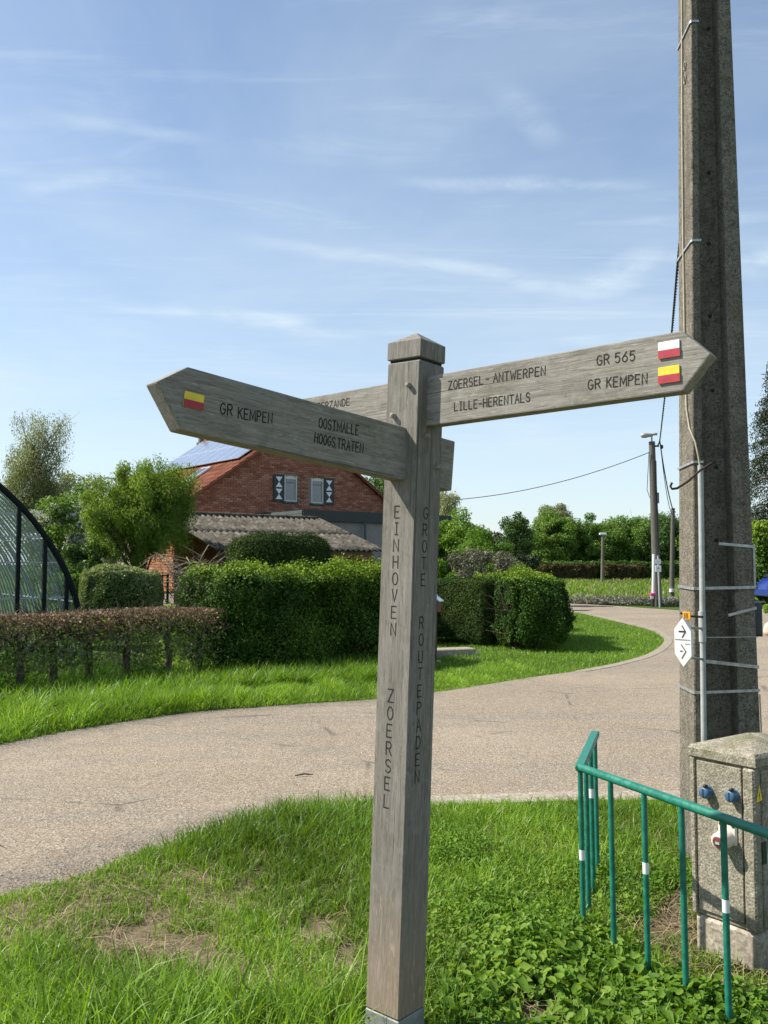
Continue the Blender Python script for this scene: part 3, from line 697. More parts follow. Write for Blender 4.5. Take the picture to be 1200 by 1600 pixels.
    s, px, py = soilmask(T); cm = covermask(px, py, T); keep = (r.random(len(T)) < cm*1.25*np.clip(.75+.9*SN(61)(T[:, :2], 3.2), .12, 1.2)) & (r.random(len(T)) > s*.8); T = T[keep]; T = T[np.hypot(T[:, 0]-CABC[0]+.05, T[:, 1]-CABC[1]+.05) > .33+.10*r.random(len(T))][:8200]; px, py = pix(T)
    nl = r.integers(4, 9, len(T)); idx = np.repeat(np.arange(len(T)), nl); n = len(idx); hh = (.02+.065*r.random(len(T))**1.3+.065*np.clip(SN(61)(T[:, :2], 3.2), -.2, 1)+.02*px_blob(px, py, 880, 1500, 200, 90))[idx].clip(.012, .12)*np.where(T[idx][:, 0] > .68, .72, 1.)
    ang = r.uniform(0, 6.283, n); rad_ = r.uniform(.01, .06, n); D = np.stack([np.cos(ang), np.sin(ang), np.zeros(n)], 1)
    P = T[idx]+D*rad_[:, None]+ZUP*(hh*r.uniform(.35, 1.15, n))[:, None]
    big = .6+.75*px_blob(*pix(P), 900, 1560, 260, 110)
    size = r.uniform(.010, .024, n)*big*1.12
    nor = unit(ZUP*1.0+D*r.uniform(-.1, .8, n)[:, None]+r.normal(size=(n, 3))*.28); Tn = unit(D-nor*(D*nor).sum(1, keepdims=True)); B = np.cross(nor, Tn)
    prof = [(-.55, 0), (-.42, .42), (.0, .56), (.38, .40), (.72, .0), (.38, -.40), (.0, -.56), (-.42, -.42)]
    rag = r.uniform(.8, 1.2, (n, 8)); vs = [P-nor*size[:, None]*.16]
    wv = r.uniform(.55, 1.05, n); tip = r.uniform(.85, 1.5, n)
    for k, (a, b) in enumerate(prof): vs.append(P+Tn*(a*size*rag[:, k]*(tip if a > .5 else 1))[:, None]*1.15+B*(b*size*rag[:, k]*wv)[:, None]*1.15+nor*(size*(.18*abs(b)*2-.25*max(a, 0)))[:, None])
    V = np.stack(vs, 1).reshape(-1, 3); i = np.arange(n)*9
    F = np.concatenate([np.stack([i, i+1+k, i+1+(k+1) % 8], 1) for k in range(8)])
    # petioles as thin blades
    tt = np.repeat(np.clip((.52+.25*vn2(T[:, :2], 2.)+.3*(r.random(len(T))-.5))[idx]+.5*(r.random(n)-.5), 0, 1), 9)
    tag(link('ground_cover', mesh_np('ground_cover', V, F, MAT['cover'], tt, False)), kind='stuff')
    k = r.random(n) < .6; base = T[idx][k]; q = P[k]; side = np.stack([-D[k][:, 1], D[k][:, 0], D[k][:, 2]], 1)*.0012
    V = np.stack([base-side, base+side, q+side, q-side], 1).reshape(-1, 3); i = np.arange(len(base))*4
    tag(link('leaf_stalks', mesh_np('leaf_stalks', V, np.stack([i, i+1, i+2, i+3], 1), MAT['cover'], np.full(len(V), .5))), kind='stuff')
build_near_grass()
def build_gravel():
    r = np.random.default_rng(12); n = 5200; x = r.uniform(-3.2, 2.4, n); off = np.abs(r.normal(size=n))*np.where(x < -.6, .30, .05); y = near_edge(x)+.02+off
    f = np.random.default_rng(3); m = 900; xf = r.uniform(-4.5, 1.0, m); yf = np.interp(xf, FAR[:90, 0], FAR[:90, 1])-np.abs(r.normal(size=m))*.25-.02
    x = np.concatenate([x, xf]); y = np.concatenate([y, yf]); n = len(x)
    keep = r.random(n) < np.where(x < -.5, 1., .35); x, y = x[keep], y[keep]; n = len(x)
    s = r.uniform(.0025, .0075, n)*np.where(r.random(n) < .05, 1.8, 1); P = np.stack([x, y, np.full(n, -.012)+s*.1], 1)
    oc = np.array([(1, 0, 0), (-1, 0, 0), (0, 1, 0), (0, -1, 0), (0, 0, .7), (0, 0, -.7)], float); q = oc[None]*s[:, None, None]*r.uniform(.6, 1.3, (n, 6, 1))
    a = r.uniform(0, 6.28, n); c_, s_ = np.cos(a), np.sin(a); q = np.stack([q[..., 0]*c_[:, None]-q[..., 1]*s_[:, None], q[..., 0]*s_[:, None]+q[..., 1]*c_[:, None], q[..., 2]], -1)
    V = (P[:, None]+q).reshape(-1, 3); i = np.arange(n)*6
    F = np.concatenate([np.stack([i+a, i+b, i+c], 1) for a, b, c in ((0, 2, 4), (2, 1, 4), (1, 3, 4), (3, 0, 4), (2, 0, 5), (1, 2, 5), (3, 1, 5), (0, 3, 5))])
    MAT['pebble'] = m_brick('pebble', (.22, .19, .16), (.33, .28, .23), (.46, .40, .33))
    tag(link('gravel', mesh_np('gravel', V, F, MAT['pebble'], np.repeat(r.random(n), 6))), kind='stuff')
build_gravel()

# ------------------------------------------------------------------ far verge, lawn, meadow grass
FB = FAR[FAR[:, 0] < 2.0]
def far_edge(x): return np.interp(x, FB[:, 0], FB[:, 1])
def build_far_grass():
    r = np.random.default_rng(21)
    n = 52000; x = r.uniform(-5.2, 2.2, n); off = r.random(n)**1.25*1.7; y = far_edge(x)+.02+off+.05*jag(np.stack([x, x*0], 1), 2.5)
    P = np.stack([x, y, np.full(n, -.03)], 1); px, py = pix(P); k = (px > -60) & (px < 840) & ~((px > 668) & (px < 740) & (py < 1026) & (py > 1008)); P, off, px, py = P[k], off[k], px[k], py[k]; n = len(P)
    tz = SN(91)(P[:, :2], 1.2); tz2 = SN(92)(P[:, :2], 4.0)
    h = (.17+.10*tz+.06*tz2)*np.clip(off/.35+.35, .3, 1.)*np.where(px > 560, .55, 1.)*(1+.8*px_blob(px, py, 790, 1035, 45, 25)+.35*px_blob(px, py, 320, 1080, 60, 40))
    h = np.clip(h, .05, .42)*r.uniform(.5, 1.3, n)*np.clip((2.25-P[:, 0])/.9, .3, 1)
    ti = .45+.25*tz2+.5*(r.random(n)-.5)
    tag(link('tall_grass', blade_mesh('tall_grass', P, h, r.uniform(.005, .011, n), r.uniform(.15, 1.0, n), MAT['grass'], ti)), kind='stuff')
    # under and behind the beech hedge
    n = 42000; x = r.uniform(-7.5, .5, n); y = far_edge(x)+1.3+r.random(n)**1.8*6; P = np.stack([x, y, np.full(n, -.03)], 1)
    tag(link('garden_grass', blade_mesh('garden_grass', P, r.uniform(.10, .36, n), r.uniform(.008, .016, n), r.uniform(.2, 1., n), MAT['grass'], .3+.5*(r.random(n)-.5))), kind='stuff')
    # short lawn inside the bend
    lawn = [tuple(p) for p in FAR if p[0] > .3]+[(2.5, 26), (.3, 20)]
    n = 120000; P = np.stack([r.uniform(.3, 6.2, n), r.uniform(10., 31, n), np.full(n, -.034)], 1); k = in_poly(P, lawn); P = P[k]; n = len(P)
    keep = r.random(n) < np.clip(14/P[:, 1], 0, 1); P = P[keep]; n = len(P); sn = SN(44)(P[:, :2], 1.2)
    tag(link('lawn', blade_mesh('lawn', P, r.uniform(.03, .075, n), r.uniform(.006, .012, n), r.uniform(.2, 1., n), MAT['grass'], .40+.12*sn+.4*(r.random(n)-.5))), kind='stuff')
    n = 20000; P = np.stack([r.uniform(2, 44, n), 35+r.random(n)**1.3*52, np.full(n, -.03)], 1); px, py = pix(P); k = (px > 880) & (px < 1190); P = P[k]; n = len(P); sn = SN(45)(P[:, :2], .25)
    tag(link('meadow_grass', blade_mesh('meadow_grass', P, r.uniform(.1, .38, n)*(1+.5*sn), r.uniform(.03, .07, n), r.uniform(.2, .9, n), MAT['grass'], .15+.35*sn+.5*(r.random(n)-.5))), kind='stuff')
    n = 12000; P = np.stack([r.uniform(2, 44, n), 35+r.random(n)**1.3*52, np.full(n, -.03)], 1); P = P[SN(48)(P[:, :2], .3) > .1]; n = len(P); tag(link('dry_meadow_grass', blade_mesh('dry_meadow_grass', P, r.uniform(.15, .42, n), r.uniform(.03, .06, n), r.uniform(.2, .9, n), MAT['grassdry'], r.random(n)*.7)), kind='stuff')
    # low grey plants edging the far side of the lane
    n = 9000; x = r.uniform(6.6, 11.6, n); y = np.interp(x, [6.6, 8, 10, 11.6], [35.6, 34.0, 33.2, 32.6])+r.random(n)*1.6; P = np.stack([x, y, .02+.24*r.random(n)*np.clip(SN(46)(np.stack([x, y], 1), 1.8)+.75, .2, 1.1)], 1)
    me = leaf_mesh('flower_bed', P, r.uniform(.05, .13, n), r.normal(size=(n, 3))+ZUP*.6, MAT['grey_plants'], r.random(n)); tag(link('flower_bed', me), kind='stuff')
build_far_grass()

# ------------------------------------------------------------------ stroke lettering (engraved single-line capitals)
def arc(cx, cy, rx, ry, a0, a1, n=9): return [(cx+rx*math.cos(rad(a0+(a1-a0)*i/(n-1))), cy+ry*math.sin(rad(a0+(a1-a0)*i/(n-1)))) for i in range(n)]
GL = {
 'A': [[(0, 0), (.3, 1), (.6, 0)], [(.12, .36), (.48, .36)]], 'D': [[(0, 0), (0, 1), (.25, 1)]+arc(.25, .5, .33, .5, 90, -90)+[(0, 0)]],
 'E': [[(.52, 1), (0, 1), (0, 0), (.52, 0)], [(0, .52), (.42, .52)]], 'G': [arc(.3, .5, .3, .5, 50, 330, 14)+[(.58, .45), (.34, .45)]],
 'H': [[(0, 0), (0, 1)], [(.56, 0), (.56, 1)], [(0, .52), (.56, .52)]], 'I': [[(.25, 0), (.25, 1)], [(.1, 1), (.4, 1)], [(.1, 0), (.4, 0)]],
 'K': [[(0, 0), (0, 1)], [(.54, 1), (0, .42)], [(.18, .6), (.56, 0)]], 'L': [[(0, 1), (0, 0), (.5, 0)]], 'M': [[(0, 0), (.03, 1), (.38, .22), (.73, 1), (.76, 0)]],
 'N': [[(0, 0), (0, 1), (.56, 0), (.56, 1)]], 'O': [arc(.3, .5, .3, .5, 90, 450, 18)], 'P': [[(0, 0), (0, 1), (.3, 1)]+arc(.3, .75, .24, .25, 90, -90, 8)+[(0, .5)]],
 'R': [[(0, 0), (0, 1), (.3, 1)]+arc(.3, .75, .24, .25, 90, -90, 8)+[(0, .5)], [(.28, .5), (.56, 0)]],
 'S': [arc(.28, .75, .25, .25, 25, 270, 10)+arc(.28, .25, .27, .25, 90, -155, 10)], 'T': [[(0, 1), (.58, 1)], [(.29, 1), (.29, 0)]], 'U': [[(0, 1), (0, .28)]+arc(.28, .28, .28, .28, 180, 360, 9)+[(.56, 1)]],
 'V': [[(0, 1), (.29, 0), (.58, 1)]], 'W': [[(0, 1), (.18, 0), (.38, .75), (.58, 0), (.76, 1)]], 'Z': [[(0, 1), (.54, 1), (0, 0), (.56, 0)]],
 '5': [[(.5, 1), (.08, 1), (.04, .56)]+arc(.27, .33, .27, .33, 125, -140, 11)], '6': [[(.46, 1), (.16, .62)]+arc(.28, .3, .28, .3, 150, -210, 16)], '-': [[(.05, .45), (.4, .45)]], '.': [[(.0, .02), (.06, .02)]], ' ': [],
}
def stroke(mb, pts, w, o, X, Y, lift, N):
    """ribbon along pts (world = o + x X + y Y), mitred"""
    P = np.array(pts, float); n = len(P)
    if n < 2: return
    closed = np.linalg.norm(P[0]-P[-1]) < 1e-6
    d = np.diff(P, axis=0); d /= np.maximum(np.linalg.norm(d, axis=1), 1e-9)[:, None]; vs = []
    for i in range(n):
        a = d[i-1] if i > 0 else (d[-1] if closed else d[0]); b = d[i] if i < n-1 else (d[0] if closed else d[-1])
        na = np.array([-a[1], a[0]]); nb = np.array([-b[1], b[0]]); m = na+nb; m = m/max(np.linalg.norm(m), 1e-6); k = 1/max(np.dot(m, na), .45); e = np.zeros(2)
        if not closed and i == 0: e = -b*w*.45
        if not closed and i == n-1: e = a*w*.45
        for sg in (1, -1):
            q = P[i]+e+m*k*w*.5*sg; vs.append(o+X*q[0]+Y*q[1]+N*lift)
    mb.add(vs, [(2*i, 2*i+1, 2*i+3, 2*i+2) for i in range(n-1)])
def text_run(mb, s, o, X, Y, N, w, gap=.24, kx=1.0):
    """X, Y: vectors of one letter height; returns run length in letter heights"""
    x = 0; c = 0
    for ch in s:
        for pl in GL[ch]:
            c += 1; stroke(mb, [((px*kx+x), py) for px, py in pl], w, o, X, Y, .0006+.00004*(c % 7), N)
        wd_ = {'I': .5, 'M': .76, 'W': .76, ' ': .42, '-': .45, '.': .1}.get(ch, .58); x += wd_*kx+gap
    return x-gap
def text_len(s, gap, kx=1.0): return text_run(MB(), s, V3(0, 0, 0), V3(1, 0, 0), V3(0, 0, 1), V3(0, -1, 0), .05, gap, kx)
def text_fit(mb, s, pa, pb, hgt, o, N, w=.11, kx=.92):
    """write s from image sight line pa to pb (baseline ends) on plane (o,N), letter height hgt metres"""
    a = on(*pa, o, N); b = on(*pb, o, N); L = np.linalg.norm(b-a); X = (b-a)/L; Y = np.cross(N, X); Y = nrm(Y)
    if Y[2] < 0: Y = -Y
    k = L/hgt/(text_len(s, 0.0, 1.0)+.26*(len(s)-1)) if len(s) > 1 else kx
    text_run(mb, s, a, X*hgt, Y*hgt, N, w, .26*k, k)

# ------------------------------------------------------------------ the signpost
def build_signpost():
    base = at(614.5, 1641, 2.85); base[2] = 0.0
    LEAN = 1.96; A = rad(39.5)
    M0 = Matrix.Translation(Vector(base)) @ Matrix.Rotation(rad(LEAN), 4, 'Y') @ Matrix.Rotation(-A, 4, 'Z')
    X = np.array(M0.to_3x3().col[0]); Y = np.array(M0.to_3x3().col[1]); Z = np.array(M0.to_3x3().col[2])   # X: along the left face to the right/near, -Y: normal of the left face
    t = thing('signpost', 'weathered grey oak signpost with two pointed direction boards beside the lane', 'signpost', base, None, M0)
    P = lambda x, y, z: np.array(base)+X*x+Y*y+Z*z
    AX = (X, Y, Z); w = .0655; zb = .183; ztop = 2.247; zg = 2.186
    MB().box(P(0, 0, (zb+zg)/2), (w, w, (zg-zb)/2), AX, .004).build('post', MAT['post'], t)
    MB().box(P(0, 0, zg+.004), (w-.007, w-.007, .006), AX).build('groove', MAT['letter'], t)
    cap = MB(); h0 = zg+.009; h1 = zg+.066; b = .003
    ring = lambda r, z: [P(-r, -r, z), P(r, -r, z), P(r, r, z), P(-r, r, z)]
    V = ring(w-b, h0)+ring(w+.0005, h0+b)+ring(w+.0005, h1)+[P(0, 0, h1+.040)]
    F = [(3, 2, 1, 0)]+[(i+k*4, (i+1) % 4+k*4, (i+1) % 4+4+k*4, i+4+k*4) for k in range(2) for i in range(4)]+[(8+i, 8+(i+1) % 4, 12) for i in range(4)]
    cap.add(V, F); cap.build('cap', MAT['post'], t)
    sh = MB(); sh.box(P(0, 0, .089), (w+.0005, w+.0005, .092), AX, .003); so_ = sh.build('base_sleeve', MAT['steel'], t)
    MB().lathe(P(-.012, -w-.0005, .128), -Y, [(0, .009), (.004, .009), (.006, .005), (.0061, 0)], 10).build('bolt', MAT['rust'], t)
    MB().lathe(P(-.05, -w-.0005, .155), -Y, [(0, .005), (.003, .004), (.0031, 0)], 8).build('bolt', MAT['rust'], t)
    # board A passes through, both ends pointed, face normal = left face normal
    def board(dirv, nrmv, c, t0, t1, tip0, tip1, hh, th, name, label=None, tz=.08):
        upv = nrm(np.cross(dirv, nrmv)); upv = upv if upv[2] > 0 else -upv
        M = frame_M(c, dirv, nrm(np.cross(upv, dirv)), upv)
        poly = []
        lo, hi = -hh/2, hh/2
        if tip1: poly += [c+dirv*t1+upv*lo, c+dirv*(t1+tip1)+upv*(hi*tz), c+dirv*t1+upv*hi]
        else: poly += [c+dirv*t1+upv*lo, c+dirv*t1+upv*hi]
        if tip0: poly += [c+dirv*t0+upv*hi, c+dirv*(t0-tip0)+upv*(hi*tz), c+dirv*t0+upv*lo]
        else: poly += [c+dirv*t0+upv*hi, c+dirv*t0+upv*lo]
        bm = bmesh.new(); mb = MB(); mb.prism([p-nrmv*th/2 for p in poly], nrmv*th); me = mb.mesh(name, MAT['board'], M)
        bm.from_mesh(me); bmesh.ops.remove_doubles(bm, verts=bm.verts, dist=1e-5); bmesh.ops.dissolve_limit(bm, angle_limit=.01, verts=bm.verts, edges=bm.edges)
        es = [e for e in bm.edges if len(e.link_faces) == 2 and e.calc_face_angle(0) > .3]
        bmesh.ops.bevel(bm, geom=es, offset=.0045, segments=2, affect='EDGES', profile=.6); bm.to_mesh(me); bm.free()
        return link(name, me, t, M, label), upv
    # shared centre on the post axis at board height
    zA = (at(668, 627, 2.76)[2]-base[2])/Z[2]
    cA = P(0, 0, 2.058); pitchA = rad(2.2)
    dA = nrm(X*math.cos(pitchA)+Z*math.sin(pitchA)); nA = -Y; hA = .158; thA = .050
    bA, upA = board(dA, nA, cA, -.735, .882, .085, .073, hA, thA, 'direction_board', 'pale weathered board pointed at both ends, pointing right')
    fA = cA+nA*(thA/2)
    # board B: pointed to the left and near, short square tail behind the post
    aB = rad(41.5)
    dB0 = np.array([-math.cos(aB), -math.sin(aB), 0]); dB = nrm(dB0*math.cos(rad(6.0))+ZUP*math.sin(rad(6.0)))
    nB = nrm(np.cross(dB, ZUP)); nB = nB if np.dot(nB, [0, -1, 0]) > 0 else -nB
    cB = P(0, 0, 1.886); hB = .166; thB = .060
    bB, upB = board(dB, nB, cB, -.155, .838, 0, .082, hB, thB, 'direction_board', 'dark shaded board pointing left with a short tail', .28)
    fB = cB+nB*(thB/2)
    nL, nR = -Y, X
    fL = P(0, -w, 0); fR = P(w, 0, 0)
    # pegs
    for (q, o_, n_) in (((640, 603), fL, nL), ((616, 651), fL, nL), ((665, 683), fR, nR), ((682, 731), fR, nR)):
        p = on(*q, o_, n_); MB().lathe(p-n_*.01, n_+Z*.12, [(0, .0085), (.024, .008), (.026, .006), (.0262, 0)], 10).build('peg', MAT['board'], t)
    # lettering on the boards
    def letters(parent, runs, o_, n_, h, kx):
        for s, a, b, k in runs:
            mb = MB(); text_fit(mb, s, a, b, h*k, o_, n_, .125, kx); mb.build('lettering', MAT['letter'], parent)
    letters(bA, [('ZOERSEL', (701, 609), (755, 600), .98), ('-', (759, 599), (764, 598), .98), ('ANTWERPEN', (771, 597), (852, 586), .98), ('LILLE-HERENTALS', (710, 642), (828, 627), .98),
                 ('GR', (933, 571), (952, 568), 1.), ('565', (961, 567), (992, 563), 1.), ('GR', (919, 609), (938, 606.3), 1.), ('KEMPEN', (948, 605.5), (1011, 598.8), 1.), ('EERZANDE', (496, 640.5), (546, 633), .88)], fA, nA, .0262, 1.05)
    letters(bB, [('GR', (344, 646), (362.5, 649.5), 1.), ('KEMPEN', (372, 653.5), (425, 662), 1.), ('OOSTMALLE', (498, 668), (560, 680), 1.), ('HOOGS', (491, 691), (523, 699), 1.), ('.', (524, 700), (526, 700.5), 1.), ('TRATEN', (527, 700), (567, 708), 1.)], fB, nB, .0285, .80)
    # painted blazes: small two-colour plates
    def blaze(parent, px0, px1, py0a, py0b, hgt, o_, n_, up_, d_, top, bot):
        a = on(px0, py0a, o_, n_); b = on(px1, py0b, o_, n_); wv = d_*np.dot(b-a, d_)
        c = a+wv/2; hw = np.linalg.norm(wv)/2
        q = MB().box(c-up_*hgt/2+n_*.0022, (hw, hgt/2, .0016), (nrm(wv), up_, n_), .001).build('trail_blaze', top, parent)
        MB().box(c-up_*(hgt*.76)+n_*.0042, (hw-.0006, hgt*.245, .001), (nrm(wv), up_, n_)).build('red_stripe', bot, parent) if False else None
        MB().box(c-up_*(hgt*.755)+n_*.0042, (hw, hgt*.245, .0006), (nrm(wv), up_, n_)).build('red_stripe', bot, q.parent if False else parent)
    def up_for(d_, n_): u = nrm(np.cross(d_, n_)); return u if u[2] > 0 else -u
    blaze(bA, 1029, 1062.5, 536, 532, .0435, fA, nA, upA, dA, MAT['white'], MAT['red'])
    blaze(bA, 1029, 1062.5, 575, 571, .0435, fA, nA, upA, dA, MAT['yellow'], MAT['red'])
    blaze(bB, 288, 319, 610.5, 616.5, .0405, fB, nB, upB, dB, MAT['yellow'], MAT['red'])
    # letters down the post, upright one below the other
    def column(s, a, b, o_, n_, Xd, hgt, wdt=.85):
        chars = list(s); n = len(chars)
        pa = on(*a, o_, n_); pb = on(*b, o_, n_); mb = MB()
        for i, ch in enumerate(chars):
            if ch == ' ': continue
            c = pa+(pb-pa)*(i/(n-1)); wd_ = {'I': .5}.get(ch, .56)*wdt
            text_run(mb, ch, c-Xd*hgt*wd_/2-Z*hgt/2, Xd*hgt, Z*hgt, n_, .105, 0, wdt)
        mb.build('lettering', MAT['letter'], t)
    column('EINHOVEN', (620.5, 800), (614.5, 983), fL, nL, X, .037, .92)
    column('ZOERSEL', (610.5, 1087), (604, 1252), fL, nL, X, .039, .92)
    column('GROTE', (665, 802), (661, 906), fR, nR, Y, .036, 1.0)
    column('ROUTEPADEN', (658.5, 973), (651.5, 1214), fR, nR, Y, .036, 1.0)
build_signpost()

# ------------------------------------------------------------------ concrete electricity pole with its fittings
def build_pole():
    Yf = 4.6; lb, rb = at(1085, 1150, Yf), at(1188.5, 1150, Yf); lt, rt = at(1079.5, 0, Yf), at(1141.5, 0, Yf)
    def edge(z): f = (z-lb[2])/(lt[2]-lb[2]); return lb[0]+(lt[0]-lb[0])*f, rb[0]+(rt[0]-rb[0])*f
    def depth(z): return .235-.006*z
    cx = sum(edge(0))/2; loc = (cx, Yf+.12, 0)
    t = thing('electricity_pole', 'tall tapered concrete pole with recessed face behind the electric cabinet', 'pole', loc)
    prof = [(0, .02), (.02, 0), (.15, 0), (.165, .012), (.175, .42), (.60, .42), (.655, .36), (.675, .012), (.69, 0), (.98, 0), (1, .02), (1, .98), (.98, 1), (.69, 1), (.675, .98), (.655, .64), (.175, .58), (.165, .98), (.15, 1), (.02, 1), (0, .98)]
    zs = [-.3, 0.2, .8, 1.6, 2.6, 3.6, 4.6, 5.6, 7.2]; V = []; F = []; n = len(prof)
    for z in zs:
        a, b = edge(z); d = depth(z)
        for (x, y) in prof: V.append((a+(b-a)*x, Yf+d*y, z))
    for i in range(len(zs)-1):
        for k in range(n): F.append((i*n+k, i*n+(k+1) % n, (i+1)*n+(k+1) % n, (i+1)*n+k))
    m = MB().add(V, F); m.add(V[-n:], [tuple(range(n))]); m.build('shaft', MAT['pole'], t)
    def onf(px, py, dy=0.0): p = at(px, py, Yf+dy); return p
    # bolt holes drawn as black discs, the dark inside put in the colour
    for (x, y) in ((1107, 45), (1107, 270), (1107, 381), (1109, 494), (1113, 610), (1119, 730), (1119, 844)):
        p = at(x, y, Yf+.42*depth(at(x, y, Yf)[2])); MB().lathe(p-V3(0, .003, 0), (0, -1, 0), [(0, .011), (.0005, .011), (.0006, 0)], 10).build('hole_disc', MAT['black'], t)
    # steel bands
    def band(pts, r=.0055, w=.010):
        P = [np.asarray(p, float) for p in pts]; mb = MB(); V = []; F = []
        for i, p in enumerate(P):
            d = nrm(P[min(i+1, len(P)-1)]-P[max(i-1, 0)]); nn = nrm(np.cross(d, ZUP)); nn = nn if np.dot(nn, [-.35, -1, 0]) > 0 else -nn; u = np.cross(nn, d); u = u if u[2] > 0 else -u
            V += [p+nn*.004-u*w, p+nn*.004+u*w, p-nn*.002+u*w, p-nn*.002-u*w]
        for i in range(len(P)-1):
            for k in range(4): F.append((i*4+k, i*4+(k+1) % 4, i*4+4+(k+1) % 4, i*4+4+k))
        mb.add(V, F); bm = bmesh.new(); o = mb.build('steel_band', MAT['strapm'], t); bm.from_mesh(o.data); bmesh.ops.recalc_face_normals(bm, faces=bm.faces); bm.to_mesh(o.data); bm.free(); return o
    def lf(px, py):   # point on the left side face by image height: front corner / back corner
        return at(px, py, Yf)
    def side(z, f): a, b = edge(z); return V3(a-.004, Yf+depth(z)*f, z)
    def front(z, f): a, b = edge(z); return V3(a+(b-a)*f, Yf-.004, z)
    for yy, slope in ((34, .03), (376, .03), (722, .012)):
        z = at(1085, yy, Yf)[2]; band([side(z-slope, 1.0), side(z-.002, .02), front(z, -.005), front(z+.001, .17), front(z+.001, .19)+V3(0, .05, 0)], w=.006)
    def loop(yl, yf, yr, w=.008, whole=True, x0=-.005):
        zl = at(1063, yl, Yf+.2)[2]; zf = at(1085, yf, Yf)[2]; zr = at(1187, yr, Yf)[2]
        pts = [side(zl, 1.0), side(zf, .01)] if whole else []
        pts += [front(zf+(zr-zf)*f, f) for f in [x0]+[q for q in (.2, .68) if q > x0+.02]+[1.005]]; pts.append(V3(edge(zr)[1]+.004, Yf+.2, zr-.01)); band(pts, w=w)
    loop(916, 919.5, 917.5, .0075); loop(1072, 1082, 1078.5, .007)
    loop(0, 1031, 1042, .0085, False, .17); loop(0, 846, 854, .007, False, .42); loop(0, 975, 950, .007, False, .55)
    loop(0, 996, 995, .002, False, .17)
    # conduit, feed cable, hook, earth wire on the right edge
    q = lambda px, py, dy=-.02: at(px, py, Yf+dy)
    MB().tube([q(1094.5, 727, -.016), q(1096, 820, -.016), q(1098, 1000, -.016), q(1100, 1170, -.016), q(1100.5, 1300, -.016)], .0145, 12).build('conduit', MAT['pvc'], t)
    MB().tube([q(1096.8, 955, -.017), q(1098, 1003, -.017)], .0185, 12).build('conduit_sleeve', MAT['pvc'], t)
    sx = lambda px, py: at(px, py, Yf+.1)
    pts = []
    for (px_, py_, f) in ((1064.5, -140, .62), (1065.5, 0, .6), (1066, 200, .6), (1067.5, 380, .55), (1071, 560, .45), (1073.5, 640, .35), (1080, 672, .15)):
        z = at(px_, py_, Yf+.1)[2]; p = side(z, f); pts.append(p-V3(.003, 0, 0))
    pts += [q(1086, 690, -.01), q(1091, 712, -.012), q(1094.5, 735, -.016)]
    MB().tube(pts, .0046, 6).build('feed_cable', MAT['cable'], t)
    MB().tube([q(1117, 722, .05), q(1112, 724, -.02), q(1095, 734, -.06), q(1075, 752, -.08), q(1058, 763, -.09), q(1050, 764, -.09), q(1047.5, 760, -.09), q(1050, 754, -.09)], .0062, 6).build('iron_hook', MAT['rust'], t)
    MB().tube([q(1177.5, 850, -.003), q(1179.5, 917, -.003)], .006, 6).build('edge_bar', MAT['strapm'], t)
    MB().tube([q(1187, 1085, -.004), q(1189, 1130, -.012), q(1190, 1160, -.012)], .004, 5).build('earth_wire', MAT['cable'], t)
    # printed orange sticker above the hexagonal sign
    z = at(1072, 962, Yf+.08)[2]; mb = MB(); p = at(1073, 962, 4.44)
    mb.box(p, (.019, .003, .019), (nrm(V3(.8, -.6, 0)), nrm(V3(.6, .8, 0)), ZUP), .001); s_ = mb.build('sticker', MAT['orange'], t)
    mb = MB()
    for k in (-.010, -.003, .004): mb.box(p+nrm(V3(.8, -.6, 0))*k-nrm(V3(.6, .8, 0))*.0036, (.0011, .0006, .013), (nrm(V3(.8, -.6, 0)), nrm(V3(.6, .8, 0)), ZUP))
    mb.build('bars', MAT['rust'], s_)
    MB().tube([at(1063, 958, 4.48), at(1080, 963, 4.48), at(1098, 964, 4.57)], .006, 6).build('clamp', MAT['rust'], t)
    # raised cast mark on the side face
    mb = MB(); z = at(1062, 105, Yf+.1)[2]
    for dz in (0, -.075):
        pts = [side(z+dz+.022*math.sin(a), .42+.07*math.cos(a))-V3(.001, 0, 0) for a in np.linspace(0, 2*math.pi, 13)]; mb.tube(pts, .0035, 5, cap=False)
    mb.build('cast_mark', MAT['kerb'], t)

    # hexagonal route sign (its own thing)
    n_ = nrm(V3(-.60, -.80, 0)); xr = nrm(V3(.80, -.60, 0)); c = at(1066.8, 1003.5, 4.40)
    hexp = [c+xr*x+ZUP*z for x, z in ((0, .119), (.040, .056), (.041, -.066), (0.001, -.119), (-.040, -.056), (-.041, .064))]
    h = thing('route_sign', 'white elongated hexagonal trail sign with two arrows strapped to the concrete pole', 'sign', c)
    mb = MB(); mb.prism(hexp, -n_*.028); mb.build('plate', MAT['white'], h)
    mb = MB(); f = c+n_*.001
    stroke(mb, [(-.016, 0), (.012, .0)], .007, f+ZUP*.052, xr, ZUP, .0004, n_); stroke(mb, [(-.002, .028), (.014, 0), (-.002, -.028)], .0045, f+ZUP*.052, xr, ZUP, .0006, n_)
    stroke(mb, [(-.012, .0), (-.004, .002)], .005, f-ZUP*.044, xr, ZUP, .0004, n_); stroke(mb, [(-.008, .032), (.014, 0), (-.006, -.034)], .0038, f-ZUP*.044, xr, ZUP, .0006, n_)
    mb.build('arrows', MAT['black'], h)
    mb = MB(); stroke(mb, [(-.036, 0), (.034, -.001)], .004, f+ZUP*.013, xr, ZUP, .0004, n_); stroke(mb, [(.012, -.02), (.034, -.02)], .003, f+ZUP*.013, xr, ZUP, .0004, n_); mb.build('small_print', MAT['strapm'], h)
    MB().tube([c-n_*.028+ZUP*.07, at(1097, 982, 4.575)], .007, 6).build('bracket', MAT['strapm'], h); MB().tube([c-n_*.028-ZUP*.075, at(1098, 1030, 4.575)], .007, 6).build('bracket', MAT['strapm'], h)
